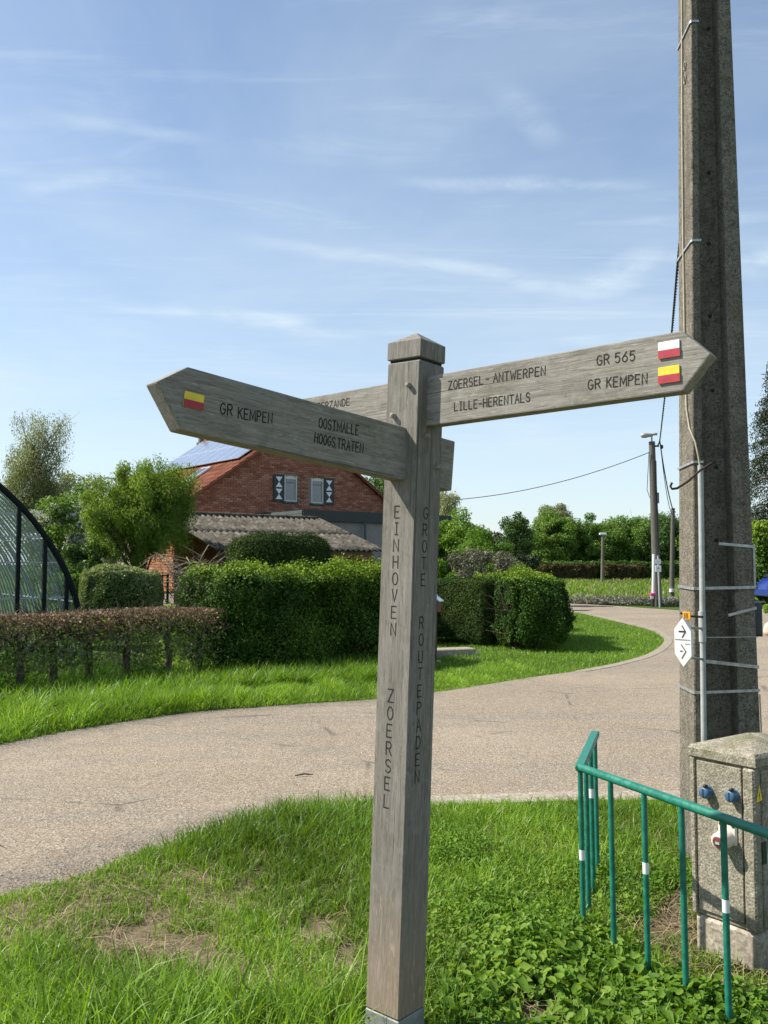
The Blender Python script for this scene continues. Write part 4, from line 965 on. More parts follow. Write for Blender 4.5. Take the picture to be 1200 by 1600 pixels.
    # dark plate on the far side of the pole
    c = at(1186, 966.5, 4.74); a1 = nrm(V3(.35, .94, 0)); a2 = nrm(V3(.94, -.35, 0))
    s2 = thing('sign_plate', 'dark grey plastic sign plate seen from the side on the pole', 'sign', c)
    def rr(wd_, hh, r):
        o_ = []
        for (sx_, sz_, a0) in ((1, 1, 0), (-1, 1, 90), (-1, -1, 180), (1, -1, 270)):
            for k in range(5):
                a = rad(a0+22.5*k); o_.append((sx_*(wd_-r)+r*math.cos(a), sz_*(hh-r)+r*math.sin(a)))
        return o_
    mb = MB(); mb.prism([c+a1*x+ZUP*z+a2*.012 for x, z in rr(.10, .088, .02)], -a2*.018); mb.build('plate', MAT['slate'], s2)
    mb = MB(); o1 = rr(.10, .0885, .02); i1 = rr(.09, .078, .014); n = len(o1); V = [c+a1*x+ZUP*z-a2*.030 for x, z in o1]+[c+a1*x+ZUP*z-a2*.030 for x, z in i1]+[c+a1*x+ZUP*z-a2*.0065 for x, z in o1]+[c+a1*x+ZUP*z-a2*.0065 for x, z in i1]; F = []
    for k in range(n):
        j = (k+1) % n; F += [(k, j, n+j, n+k), (k, 2*n+k, 2*n+j, j), (n+k, n+j, 3*n+j, 3*n+k)]
    mb.add(V, F); mb.build('rim', MAT['slate'], s2)
build_pole()

# ------------------------------------------------------------------ electric cabinet
def build_cabinet():
    c1 = G(1186, 1513); c0 = G(1087, 1474); X = nrm(c1-c0); Wd = np.linalg.norm(c1-c0); Yd = V3(-X[1], X[0], 0)   # Yd points away
    t = thing('electric_cabinet', 'mossy square concrete electric cabinet with two blue sockets inside the green railing', 'cabinet', c0)
    AX = (X, Yd, ZUP); D = .40; P = lambda x, y, z: c0+X*x+Yd*y+ZUP*z; nF = -Yd
    ztop = .752; z0 = .125
    MB().box(P(Wd/2, D/2, .045), (Wd/2, D/2, .076), AX, .012).build('plinth', MAT['plinth'], t)
    MB().box(P(Wd/2, D/2, (z0+ztop)/2), (Wd/2-.004, D/2-.004, (ztop-z0)/2), AX, .004).build('body', MAT['cabinet'], t)
    cw = .018
    MB().box(P(cw/2-.004, .006, (z0+ztop)/2), (cw/2+.002, .016, (ztop-z0)/2-.001), AX, .004).build('corner_post', MAT['cabinet'], t)
    MB().box(P(Wd-.022, .012, (z0+ztop)/2), (.026, .024, (ztop-z0)/2-.001), AX, .008).build('corner_post', MAT['cabinet'], t)
    x0, x1 = cw+.006, Wd-.054
    MB().box(P((x0+x1)/2, .002, (z0+ztop)/2+.008), ((x1-x0)/2, .009, (ztop-z0)/2-.016), AX, .002).build('front_panel', MAT['cabinet'], t)
    # side panel with grooves
    for k in range(5):
        y = .075+k*.066; MB().box(P(Wd-.003, y, (z0+ztop)/2), (.006, .031, (ztop-z0)/2-.01), AX, .004).build('side_panel', MAT['cabinet'], t)
    cap = MB(); r0 = .012
    def ring(e, z): return [P(-e, -e, z), P(Wd+e, -e, z), P(Wd+e, D+e, z), P(-e, D+e, z)]
    V = ring(r0-.006, ztop+.002)+ring(r0, ztop+.008)+ring(r0, ztop+.040)+ring(r0-.012, ztop+.054)+[P(Wd*.46, D*.5, ztop+.094), P(Wd*.54, D*.62, ztop+.094)]
    F = [(3, 2, 1, 0)]+[(i+k*4, (i+1) % 4+k*4, (i+1) % 4+4+k*4, i+4+k*4) for k in range(3) for i in range(4)]+[(12, 13, 16), (13, 14, 17, 16), (14, 15, 17), (15, 12, 16, 17)]
    cap.add(V, F); cap.build('roof', MAT['cabinet'], t)
    fo = P(0, -.007, 0)
    for q in ((1106.5, 1237), (1147, 1243)):
        p = on(*q, fo, nF); mb = MB(); mb.lathe(p, nF, [(-.002, .026), (.006, .026), (.008, .0225), (.030, .0225), (.034, .0205), (.036, .014), (.0362, 0)], 20)
        s_ = mb.build('blue_socket', MAT['blue'], t); MB().box(p+nF*.024+ZUP*.026+X*.004, (.006, .011, .006), AX, .002).build('lid_catch', MAT['black'], s_)
        MB().box(p+nF*.0375, (.001, .0015, .018), AX).build('lid_seam', MAT['slate'], s_)
    p = on(1138, 1306, fo, nF); mb = MB(); mb.box(p+nF*.004+ZUP*.012, (.041, .007, .044), AX, .006); s_ = mb.build('round_socket', MAT['cream'], t)
    mb = MB(); ax_ = nrm(nF-ZUP*.12); mb.lathe(p+nF*.008-ZUP*.006, ax_, [(0, .037), (.03, .036), (.05, .034), (.058, .0335), (.062, .031), (.0622, .02)], 20); mb.build('collar', MAT['cream'], s_)
    mb = MB(); mb.lathe(p+nF*.008-ZUP*.006+ax_*.0605, ax_, [(0, .024), (.004, .023), (.005, .020), (.0052, 0)], 20); mb.build('red_lid', MAT['dred'], s_)
    MB().box(p+nF*.008-ZUP*.008+ax_*.067, (.009, .001, .0045), AX).build('lid_label', MAT['pvc'], s_)
    for sx_ in (-.028, .028): MB().lathe(p+X*sx_+nF*.011+ZUP*.044, nF, [(0, .006), (.002, .006), (.0021, 0)], 10).build('screw', MAT['rust'], s_)
    # warning triangle and slot on the right side
    so_ = P(Wd+.005, 0, 0); nS = X
    tri = [on(1181.5, 1254, so_, nS), on(1190.5, 1250, so_, nS), on(1186.2, 1226, so_, nS)]
    mb = MB(); mb.prism(tri, nS*.0015); w_ = mb.build('warning_triangle', MAT['yellow'], t)
    c = sum(tri)/3; mb = MB(); stroke(mb, [(.004, .014), (-.004, .001), (.003, .001), (-.003, -.012)], .003, c+nS*.0018, Yd, ZUP, .0002, nS); mb.build('lightning_mark', MAT['black'], w_)
    p = on(1194, 1333, so_, nS); MB().box(p, (.002, .014, .042), AX).build('slot', MAT['black'], t)
build_cabinet()

# ------------------------------------------------------------------ green railing
def build_railing():
    ztop = .705; hh = EYE-ztop
    def top(px, py): return G(px, py, ztop)
    A = top(906.5, 1199); B = top(1130, 1278); C = top(930, 1146)
    u = nrm((B-A)*[1, 1, 0]); v = nrm((C-A)*[1, 1, 0]); sp = np.linalg.norm(B-A)/4
    t = thing('railing', 'green painted metal railing with upright bars around the concrete cabinet', 'railing', (A[0], A[1], 0))
    end = A+u*sp*9.2; backlen = np.linalg.norm(C-A)
    mb = MB(); mb.tube([A-u*.006, A+u*sp*3, A+u*sp*5, end], .0165, 14); mb.build('top_rail', MAT['rail'], t)
    mb = MB(); ax = (v, V3(-v[1], v[0], 0), ZUP); mb.box(A+v*(backlen/2-.004), (backlen/2+.010, .021, .013), ax, .006); mb.build('top_rail', MAT['rail'], t)
    bands = {('f', 0): .30, ('f', 2): .37, ('f', 4): .37, ('s', 2): .43}
    def bar(p, key, foot):
        q = V3(p[0], p[1], 0); lean = V3(.008, .004, 0)
        b = MB(); b.tube([q-ZUP*.12+lean, q+ZUP*(ztop-.012)], .0112, 12); o = b.build('upright', MAT['rail'], t)
        if key in bands:
            z = bands[key]+.05; MB().tube([q+lean*(1-(z-.021)/ztop)+ZUP*(z-.021), q+lean*(1-(z+.021)/ztop)+ZUP*(z+.021)], .0121, 12, cap=False).build('reflective_band', MAT['band'], o)
    for k in range(0, 9): bar(A+u*sp*k, ('f', k), 0)
    for k in range(1, 4): bar(A+v*backlen*(k/3.12), ('s', k), 0)
build_railing()

# ------------------------------------------------------------------ farmhouse
HG = nrm(V3(.78, .62, 0)); HA = V3(-HG[1], HG[0], 0); HN = -HA      # gable direction, ridge direction (away), gable normal (towards us)
def bricks_on(mb, o, X, N, inside, width, z0, z1, L=.222, Hh=.0765, proud=.008, holes=(), tint_f=None, emit=None):
    nz = int((z1-z0)/Hh)+1; r = np.random.default_rng(int(width*1000))
    for j in range(nz):
        z = z0+j*Hh; off = (j % 2)*L*.5; k = -1
        while True:
            x = k*L+off; k += 1
            if x > width: break
            a, b = max(x, 0.), min(x+L-.012, width)
            if b-a < .03 or not inside((a+b)/2, z+Hh/2): continue
            if any(h[0] < b and h[1] > a and h[2] < z+Hh-.01 and h[3] > z for h in holes): continue
            c = o+X*((a+b)/2)+ZUP*(z+(Hh-.012)/2)+N*(proud*.5+r.uniform(-.002, .002)); tt = float(np.clip(r.normal(.48, .25), 0, 1))
            hw = ((b-a)/2, .012, (Hh-.012)/2)
            if emit is not None and emit(c, hw, tt): continue
            mb.box(c, hw, (X, N, ZUP), 0, tt)
def build_house():
    E0 = at(305, 770, 30); W = 8.32; he = E0[2]; rise = 2.81; Ln = 8.0
    o = V3(E0[0], E0[1], 0)
    t = thing('farmhouse', 'red brick farmhouse with solar panels on its tiled roof and hourglass shutters', 'house', o)
    P = lambda x, y, z: o+HG*x+HA*y+ZUP*z
    zr = lambda x: he+rise*(1-abs(x-W/2)/(W/2))
    mb = MB(); mb.prism([P(0, .02, 0), P(W, .02, 0), P(W, .02, he-.05), P(W/2, .02, he+rise-.06), P(0, .02, he-.05)], HA*(Ln-.04)); mb.build('wall', MAT['mortar'], t)
    gx = lambda q: (on(*q, o, HN)-o) @ HG
    gz = lambda q: on(*q, o, HN)[2]
    wins = []
    for (a, b, side) in (((444, 743), (463, 784), -1), ((486, 746.5), (504.5, 787), 1)):
        wins.append((gx(a), gx(b), gz(b), gz(a), side))
    holes = [(w[0]-.02, w[1]+.02, w[2]-.07, w[3]+.02) for w in wins]
    mb = MB(); bricks_on(mb, P(0, 0, 0), HG, HN, lambda x, z: z < zr(x)-.10, W, 2.2, he+rise, holes=holes); mb.build('brickwork', MAT['brickwall'], t, kind='stuff')
    mb = MB(); bricks_on(mb, P(-.002, Ln, 0), -HA, -HG, lambda x, z: True, Ln, 2.4, he-.25); mb.build('brickwork', MAT['brickwall'], t, kind='stuff')
    for (x0, x1, z0, z1, side) in wins:
        c = P((x0+x1)/2, 0, (z0+z1)/2); hw, hh = (x1-x0)/2, (z1-z0)/2
        f = MB()
        for sx_ in (-1, 1): f.box(c+HG*sx_*(hw-.02)-HN*.002, (.022, .035, hh), (HG, HN, ZUP), .004)
        f.box(c-ZUP*(hh-.02), (hw-.05, .030, .022), (HG, HN, ZUP)); 
        top = [c+HG*x+ZUP*(hh-.07+.07*(1-(x/hw)**2)) for x in np.linspace(hw-.045, -(hw-.045), 7)]+[c+HG*x+ZUP*(hh-.12) for x in (-(hw-.045), hw-.045)]
        f.prism([p+HN*.02 for p in top], -HN*.05)
        f.box(c, (.014, .022, hh-.1), (HG, HN, ZUP)) if False else None
        fr = f.build('window', MAT['cream'], t)
        MB().box(c-HN*.012-ZUP*.03, (hw-.04, .006, hh-.06), (HG, HN, ZUP)).build('pane', MAT['glassdark'], fr)
        MB().box(c-HN*.002+ZUP*.22, (hw-.045, .010, .010), (HG, HN, ZUP)).build('glazing_bar', MAT['fascia2'], fr)
        MB().box(c-ZUP*(hh+.035)+HN*.03, (hw+.05, .06, .028), (HG, HN, ZUP), .006).build('sill', MAT['fascia2'], fr)
        sw = .225; sc_ = c+HG*side*(hw+sw+.02)+HN*.035+ZUP*.0
        s_ = MB().box(sc_, (sw, .018, hh+.03), (HG, HN, ZUP), .004).build('shutter', MAT['darkgreen'], t)
        for kz in (-1, 1):
            cz = sc_+ZUP*kz*(hh*.47)+HN*.0195; m2 = MB(); a, b = sw*.62, hh*.40
            m2.prism([cz+HG*-a+ZUP*b, cz+HG*a+ZUP*b, cz+ZUP*.004], HN*.004); m2.prism([cz+HG*-a-ZUP*b, cz+HG*a-ZUP*b, cz-ZUP*.004], HN*.004); m2.build('hourglass_mark', MAT['white'], s_)
    # roof decks
    sl = math.hypot(W/2, rise); dn = nrm(V3(0, 0, 0)+(-HG)*(W/2)-ZUP*rise); nl = nrm(np.cross(HA, dn)); nl = nl if nl[2] > 0 else -nl
    dr = nrm(HG*(W/2)-ZUP*rise); nr_ = nrm(np.cross(HA, dr)); nr_ = nr_ if nr_[2] > 0 else -nr_
    R0 = P(W/2, -.18, he+rise); ov = .35; LT = Ln+.30
    for dd, n_ in ((dn, nl), (dr, nr_)):
        m = MB(); c = R0+HA*LT/2+dd*(sl+ov)/2-n_*.04; m.box(c, (LT/2, (sl+ov)/2, .03), (HA, dd, n_)); m.build('roof_deck', MAT['tile'], t)
        m = MB(); m.box(R0+dd*(sl+ov)/2-HA*.015+n_*.005-n_*.06, (.015, (sl+ov)/2, .05), (HA, dd, n_)); m.build('verge_board', MAT['tile'], t)
    # clay pantiles: one shared mesh, laid on the visible slope outside the panels
    tw, th_ = .235, .335
    def tile_mesh():
        m = MB(); V = []; n = 7
        for k in range(n):
            u = k/(n-1); hgt = .020*math.sin(u*2*math.pi)+.012
            for (yy, dz) in ((0, 0.0), (th_*1.12, .022), (th_*1.12, .006)): V.append((u*tw*1.04, yy, hgt+dz))
        F = []
        for k in range(n-1):
            a = k*3; F += [(a, a+1, a+4, a+3)[::1], (a+1, a+2, a+5, a+4)]
        m.add(V, F, .5, True); me = m.mesh('tile', MAT['tile']); return me
    tmes = []
    for q in range(5):
        me = tile_mesh(); me.attributes['tint'].data.foreach_set('value', np.full(len(me.vertices), (.15, .38, .55, .75, .95)[q], np.float32)); tmes.append(me)
    cnt = 0; rest = MB(); rr_ = random.Random(4)
    ncol = int(LT/tw); nrow = int((sl+ov)/th_)
    cand = []
    for i in range(ncol):
        for j in range(nrow):
            s = i*tw; r = .05+j*th_
            if .42 < s < 7.5 and .2 < r < 2.55: continue
            cand.append((s, r))
    cand.sort(key=lambda q: q[0])
    for (s, r) in cand:
        if cnt >= 300: break
        if 1.95 < s+tw/2 < 2.75 and 3.05 < r+.15 < 4.05: continue
        p = R0+HA*(s+.02)+dn*r; M = frame_M(p, HA, dn, nl)
        o_ = bpy.data.objects.new('tile', tmes[rr_.randrange(5)]); COL.objects.link(o_); o_.parent = t; o_.matrix_basis = WM[t].inverted() @ M; cnt += 1
    m = MB()
    for k in range(int(LT/.36)): m.tube([R0+HA*(k*.36)+ZUP*.03, R0+HA*(k*.36+.37)+ZUP*.03], [.10, .085], 8)
    m.build('ridge_tiles', MAT['tile'], t)
    # solar array
    pw, ph = .79, 1.30; sol = {}
    for i in range(9):
        for j in range(2):
            c = R0+HA*(.44+pw*(i+.5))+dn*(.22+ph*(j+.5))+nl*.115; M = frame_M(c, HA, dn, nl)
            f = MB().box(c, (pw/2-.008, ph/2-.008, .018), (HA, dn, nl)).build('solar_panel', MAT['alu'], t, M=M)
            MB().box(c+nl*.0155, (pw/2-.030, ph/2-.030, .0045), (HA, dn, nl)).build('cells', MAT['solar'], f, M=M)
    m = MB()
    for rr2 in (.5, 1.2, 1.8, 2.6): m.box(R0+HA*(.44+pw*4.5)+dn*rr2+nl*.07, (pw*4.5, .02, .024), (HA, dn, nl))
    m.build('panel_rail', MAT['fascia'], t)
    # roof light
    c = R0+HA*2.35+dn*3.62+nl*.07; f = MB().box(c, (.36, .50, .04), (HA, dn, nl), .008).build('roof_window', MAT['alu'], t); MB().box(c+nl*.042, (.29, .42, .004), (HA, dn, nl)).build('pane', MAT['carglass'], f)
    # chimney / vent
    c = P(W/2, Ln-.2, he+rise+.12); MB().box(c, (.10, .10, .30), (HG, HA, ZUP), .01).build('chimney', MAT['fascia2'], t); MB().box(c+ZUP*.31, (.13, .13, .02), (HG, HA, ZUP)).build('chimney_cap', MAT['fascia2'], t)
    # flat roofed annexe before the gable
    C = at(475, 798, 29.0); C[2] = 0; zt = at(475, 797, 29.0)[2]; Q = lambda x, y, z: C+HG*x+HA*y+ZUP*z; aw, ad = 6.4, 3.05
    m = MB(); m.box(Q(aw/2, ad/2+.04, (zt-.1)/2), (aw/2-.05, ad/2-.05, (zt-.1)/2), (HG, HA, ZUP)); m.build('annexe_wall', MAT['render'], t)
    for (c, hv, nm, mt) in ((Q(aw/2, -.02, zt-.17), (aw/2+.05, .03, .17), 'fascia', 'fascia'),):
        MB().box(c, hv, (HG, HA, ZUP), .004).build(nm, MAT[mt], t)
    for k in range(3): MB().box(Q(-.055, ad/2+.01, zt-.06-k*.115), (.022+.004*k, ad/2, .052), (HG, HA, ZUP), .003).build('fascia_board', MAT['fascia2'], t)
    MB().box(Q(aw/2, ad/2, zt+.012), (aw/2+.06, ad/2+.04, .012), (HG, HA, ZUP)).build('flat_roof', MAT['fascia'], t)
    p = Q(2.45, -.07, 0); m = MB(); m.tube([p+ZUP*(zt-.34), p+ZUP*.1], .045, 10); m.build('downpipe', MAT['fascia2'], t)
build_house()

# ------------------------------------------------------------------ brick shed
def build_shed():
    C = at(345, 857, 23.0); ze = at(345, 854, 23.0)[2]; C[2] = 0; W = 4.95; Ys, Ye = 3.1, 5.0; zr = 2.93; zb = 2.42
    Lw = HA; Q = lambda x, y, z: C+HG*x+Lw*y+ZUP*z
    t = thing('brick_shed', 'low brick shed with a sunlit orange end wall and a mossy corrugated roof in front of the farmhouse', 'shed', C)
    ztop = lambda y: ze+(zr-ze)*y/Ys if y < Ys else zr+(zb-zr)*(y-Ys)/(Ye-Ys)
    ny, nx = 2.75, 2.3
    m = MB(); m.prism([Q(.03, ny+.03, 0), Q(.03, Ye, 0), Q(.03, Ye, zb-.09), Q(.03, Ys, zr-.1), Q(.03, ny+.03, ztop(ny)-.10)], HG*(W-.06)); m.build('wall', MAT['mortar'], t)
    m = MB(); m.prism([Q(nx+.03, .03, 0), Q(nx+.03, ny+.02, 0), Q(nx+.03, ny+.02, ztop(ny)-.11), Q(nx+.03, .03, ze-.09)], HG*(W-nx-.06)); m.build('front_room', MAT['mortar'], t)
    m = MB(); bricks_on(m, Q(0, ny, 0), HG, -Lw, lambda x, z: z < ztop(ny)-.14, nx, .7, zr); m.build('brickwork', MAT['brickwall'], t, kind='stuff')
    MB().box(Q(.05, .06, (ze-.1)/2), (.05, .05, (ze-.1)/2), (HG, Lw, ZUP), .006).build('corner_post', MAT['bark'], t)
    # left gable wall: bricks one by one
    bm_ = {}
    def unit_brick(hw, tt):
        k = (round(hw[0], 3), int(tt*5))
        if k not in bm_:
            me = MB().box((0, 0, 0), (k[0], hw[1], hw[2]), None, .004, min(.95, k[1]/5+.1)).mesh('brick', MAT['sunlitbrick']); bm_[k] = me
        return bm_[k]
    cnt = [0]; rest = MB(); X = -Lw; N = -HG
    def emit(c, hw, tt):
        px, py = pix(c)
        if cnt[0] >= 300: return False
        cnt[0] += 1; o_ = bpy.data.objects.new('brick', unit_brick(hw, tt)); COL.objects.link(o_); o_.parent = t; o_.matrix_basis = WM[t].inverted() @ frame_M(c, X, N, ZUP); return True
    bricks_on(rest, Q(0, Ye, 0), X, N, lambda x, z: z < ztop(Ye-x)-.14, Ye-ny, .75, zr, emit=emit, proud=.006); rest.v and rest.build('brickwork', MAT['sunlitbrick'], t, kind='stuff')
    m = MB(); bricks_on(m, Q(nx, 0, 0), HG, -Lw, lambda x, z: z < ze-.12, W-nx, .9, ze); m.build('brickwork', MAT['brickwall'], t, kind='stuff')
    # corrugated sheets
    dn = nrm(V3(*(Q(0, 0, ze)-Q(0, Ys, zr)))); n_ = nrm(np.cross(HG, dn)); n_ = n_ if n_[2] > 0 else -n_
    R0 = Q(-.35, Ys, zr); sl = math.hypot(Ys, zr-ze)+.30; sw = .92; pitch = .19; ns = 6; sw = (W+.68)/ns
    r = np.random.default_rng(8)
    for row, (r0, r1) in enumerate(((0, sl*.52), (sl*.49, sl))):
        for i in range(ns):
            m = MB(); V = []; F = []; k = int(sw/pitch)*8+4; rows = 5; dz = .008*(1-row)+r.uniform(0, .006)
            for a in range(k+1):
                x = i*sw+a*(sw*1.02/k); h = .036*math.cos(2*math.pi*x/pitch)
                for b in range(rows): V.append(R0+HG*x+dn*(r0+(r1-r0)*b/(rows-1))+n_*(h+dz+.02))
            nb = len(V)
            V += [v-n_*.010 for v in V]
            for a in range(k):
                for b in range(rows-1):
                    q = a*rows+b; F.append((q, q+1, q+rows+1, q+rows)); F.append((nb+q, nb+q+rows, nb+q+rows+1, nb+q+1))
                q = a*rows; F.append((q, q+rows, nb+q+rows, nb+q)); q = a*rows+rows-1; F.append((q+rows, q, nb+q, nb+q+rows))
            for b in range(rows-1):
                F.append((b+1, b, nb+b, nb+b+1)); q = k*rows+b; F.append((q, q+1, nb+q+1, nb+q))
            m.add(V, F, .5, True); m.build('roof_sheet', MAT['fibre'], t)
    d2 = nrm(Q(0, Ye, zb)-Q(0, Ys, zr)); n2 = nrm(np.cross(HG, d2)); n2 = n2 if n2[2] > 0 else -n2
    s2 = math.hypot(Ye-Ys, zr-zb)+.2; MB().box(Q(W/2, Ys, zr)+d2*s2/2+n2*.0, (W/2+.3, s2/2, .02), (HG, d2, n2)).build('back_roof', MAT['fibre'], t)
    m = MB()
    for k in range(int((W+.6)/.3)): a = R0+HG*(k*.3)+n_*.05; m.tube([a, a+HG*.31], [.075, .065], 7)
    m.build('ridge_cap', MAT['fibre'], t)
    MB().box(Q(-.02, Ys/2, (ze+zr)/2-.10), (.035, Ys/2, .05), (HG, nrm(Q(0, 0, ze)-Q(0, Ys, zr)), n_)).build('verge_beam', MAT['bark'], t)
    p = Q(-.06, Ye-.1, 0); m = MB(); m.tube([p+ZUP*(zb-.1), p], .042, 10); m.build('downpipe', MAT['white'], t)
build_shed()

# ------------------------------------------------------------------ arched greenhouse
def build_greenhouse():
    gd = nrm(V3(.8, .6, 0)); ga = V3(-gd[1], gd[0], 0); C = V3(-6.62, 11.29, 0)
    arch = [(2.93, 0), (2.905, .35), (2.816, .80), (2.60, 1.44), (2.29, 1.94), (2.0, 2.30), (1.685, 2.60), (1.2, 2.95), (.6, 3.22), (0, 3.32)]
    A = np.array(arch); tt = np.linspace(0, len(A)-1, 40); prof = np.stack([np.interp(tt, range(len(A)), A[:, 0]), np.interp(tt, range(len(A)), A[:, 1])], 1)
    for _ in range(3): prof[1:-1] = (prof[:-2]+2*prof[1:-1]+prof[2:])/4
    full = np.concatenate([prof, (prof*[-1, 1])[::-1][1:]])
    t = thing('greenhouse', 'arched glasshouse with black frame and ribbed clear roof behind the brown hedge', 'greenhouse', C)
    P = lambda u, y, z: C+gd*u+ga*y+ZUP*z; Ln = 5.4
    hz = lambda u: float(np.interp(abs(u), prof[::-1, 0], prof[::-1, 1]))
    MB().tube([P(u, 0, z) for u, z in full], .046, 8).build('arch_frame', MAT['frame'], t)
    MB().tube([P(u, Ln, z) for u, z in full], .045, 8).build('arch_frame', MAT['frame'], t)
    bars = [-2.6, -2.3, -1.9, -1.2, -.6, .6, 1.2, 1.62, 2.0, 2.29, 2.60]; bars = [-2.6, -1.97, -1.2, -.45, .45, 1.2, 1.93, 2.29, 2.60]
    for u in bars: MB().box(P(u, 0, hz(u)/2), (.026, .03, hz(u)/2), (gd, ga, ZUP)).build('upright_bar', MAT['frame'], t)
    for z, mt in ((.75, 'frame'), (1.06, 'bar'), (1.56, 'bar'), (1.92, 'bar'), (2.24, 'bar')):
        um = float(np.interp(z, prof[:, 1], prof[:, 0])); MB().box(P(0, .012, z), (um-.03, .010, .012), (gd, ga, ZUP)).build('cross_bar', MAT[mt], t)
    xs = [-2.88]+bars+[2.88]
    for a, b in zip(xs[:-1], xs[1:]):
        a1, b1 = a+.024, b-.024; us = np.linspace(b1, a1, 6); poly = [P(a1, .004, .05), P(b1, .004, .05)]+[P(u, .004, max(hz(u)-.05, .06)) for u in us]
        MB().prism(poly, ga*.006).build('pane', MAT['pane'], t)
    # hoops, corrugated clear sheets over the tunnel
    nh = 8
    for k in range(1, nh): MB().tube([P(u, Ln*k/nh, z) for u, z in full*.985], .016, 6).build('hoop', MAT['bar'], t)
    for z in (1.0, 1.9, 2.7):
        um = float(np.interp(z, prof[:, 1], prof[:, 0]))-.03
        for s in (-1, 1): MB().tube([P(s*um, 0, z), P(s*um, Ln, z)], .012, 6).build('purlin', MAT['bar'], t)
    for k in range(6):
        y0, y1 = Ln*k/6+.01, Ln*(k+1)/6-.01; V = []; F = []; m = 5
        for a, (u, z) in enumerate(full):
            for b in range(m): V.append(P(u*1.012, y0+(y1-y0)*b/(m-1), z*1.012))
        for a in range(len(full)-1):
            for b in range(m-1): q = a*m+b; F.append((q, q+1, q+m+1, q+m))
        MB().add(V, F, .5, True).build('roof_sheet', MAT['roofpane'], t)
    rib = MB()
    for k in range(26):
        y = .1+Ln*k/26; pts = [P(u*1.004, y, z*1.004) for u, z in prof[::3]]; rib.tube(pts, .016, 4, cap=False)
    rib.build('sheet_ribs', MAT['rib'], t, kind='stuff')
    # planting bench and crop rows inside
    MB().box(P(1.1, 2.2, .62), (1.0, .9, .03), (gd, ga, ZUP)).build('bench_top', MAT['bark'], t)
    for sx_ in (.2, 2.0):
        for sy_ in (1.4, 3.0): MB().box(P(sx_, sy_, .30), (.03, .03, .30), (gd, ga, ZUP)).build('bench_leg', MAT['bark'], t)
build_greenhouse()

# ------------------------------------------------------------------ hedges
# brown clipped beech hedge along the verge
def build_beech():
    a = at(-70, 1000, 10.2); b = at(338, 1000, 12.5); d = (b-a)*[1, 1, 0]; L = np.linalg.norm(d); d = d/L; nn = V3(-d[1], d[0], 0); a[2] = 0; r = np.random.default_rng(17)
    t = thing('beech_hedge', 'low clipped brown beech hedge with bare stems showing under its top', 'hedge', a)
    x = .15
    while x < L:
        p = a+d*x; fork = r.uniform(.42, .62); mb = MB(); top = p+ZUP*fork+nn*r.normal()*.03
        mb.tube([p-ZUP*.1, p+ZUP*fork*.5+nn*r.normal()*.03+d*r.normal()*.03, top], [.06, .048, .042], 7)
        for k in range(10):
            e = top+d*r.uniform(-.42, .42)+nn*r.uniform(-.2, .2)+ZUP*r.uniform(.05, .38); m1 = (top+e)/2+ZUP*.06+d*r.normal()*.05
            mb.tube([top, m1, e], [.02, .014, .006], 5, cap=False)
            for q in range(4):
                e2 = e+d*r.normal()*.16+nn*r.normal()*.1+ZUP*r.uniform(.02, .2); mb.tube([m1, (m1+e2)/2+d*r.normal()*.04, e2], [.008, .006, .003], 4, cap=False)
        mb.build('trunk', MAT['bark'], t); x += r.uniform(.36, .62)
    def cloud(n, z0, z1, mat, sz, nm, dens, tb=0., wid=.24):
        s = r.uniform(0, L, n); z = z0+(z1-z0)*r.beta(*dens, n); w = r.normal(size=n)*wid; z = z+.02*SN(5)(np.stack([s, s*0], 1), 2.)
        P = a+d*s[:, None]+nn*np.clip(w, -.3, .3)[:, None]+ZUP*z[:, None]
        k = SN(6)(P, 3.0) > (.25-2.0*((z-z0)/(z1-z0))**1.5); P = P[k]
        leaves(nm, P, sz*r.uniform(.6, 1.3, len(P)), r.normal(size=(len(P), 3))+ZUP*.3-nn*.4, MAT[mat], r.random(len(P))+tb, t)
    cloud(10000, .50, .95, 'beech', .042, 'dead_leaves', (2.5, .8))
    cloud(6500, .05, .80, 'oak', .05, 'green_leaves', (1.0, 1.5), .15)
    cloud(2500, .2, .9, 'hazel', .045, 'young_leaves', (1.3, 1.1))
    mb = MB(); V = []
    for k in range(1300):
        s = r.uniform(0, L); w = r.uniform(-.28, .28); p = a+d*s+nn*w+ZUP*r.uniform(.22, .84); e = p+d*r.normal()*.12+nn*r.normal()*.07+ZUP*r.uniform(.04, .17); mb.tube([p, e], [.005, .0025], 3, cap=False)
    mb.build('twigs', MAT['twig'], t, kind='stuff')
build_beech()
def road_d(p, q): return ((q-p)*[1, 1, 0])
# tall privet hedge behind the verge, left of the post
p0, p1 = G(352, 1062), G(672, 1034); d_ = nrm((p1-p0)*[1, 1, 0]); n_ = V3(-d_[1], d_[0], 0); Lh = np.linalg.norm((p1-p0)[:2]); c_ = (p0+p1)/2+n_*.75
hedge('privet_hedge', 'tall bright green clipped privet hedge behind the signpost, right of the brown hedge', c_, d_, (Lh/2, .78, 1.46), 90000, .040, 'privet', 5, 3, .17, .17, faces={'y+': .5, 'z+': 1.5}, tfun=lambda q, P: .42*np.clip((P[:, 2]-1.22+.12*SN(63)(P, 1.6))/.2, 0, 1), shag=.14)  # tfun tints the upper leaves lighter, sunlight painted on the hedge top
# conifer hedge right of the post
p0, p1 = G(640, 1000), G(758, 1009); d_ = nrm((p1-p0)*[1, 1, 0]); n_ = V3(-d_[1], d_[0], 0); Lh = np.linalg.norm((p1-p0)[:2]); c_ = (p0+p1)/2+n_*1.5
hedge('conifer_hedge', 'smooth dark square clipped conifer hedge just right of the signpost', c_, d_, (Lh/2, 1.5, 1.25), 60000, .042, 'cypress', 16, 5, .03, .05, aspect=.4, rnd=.9)
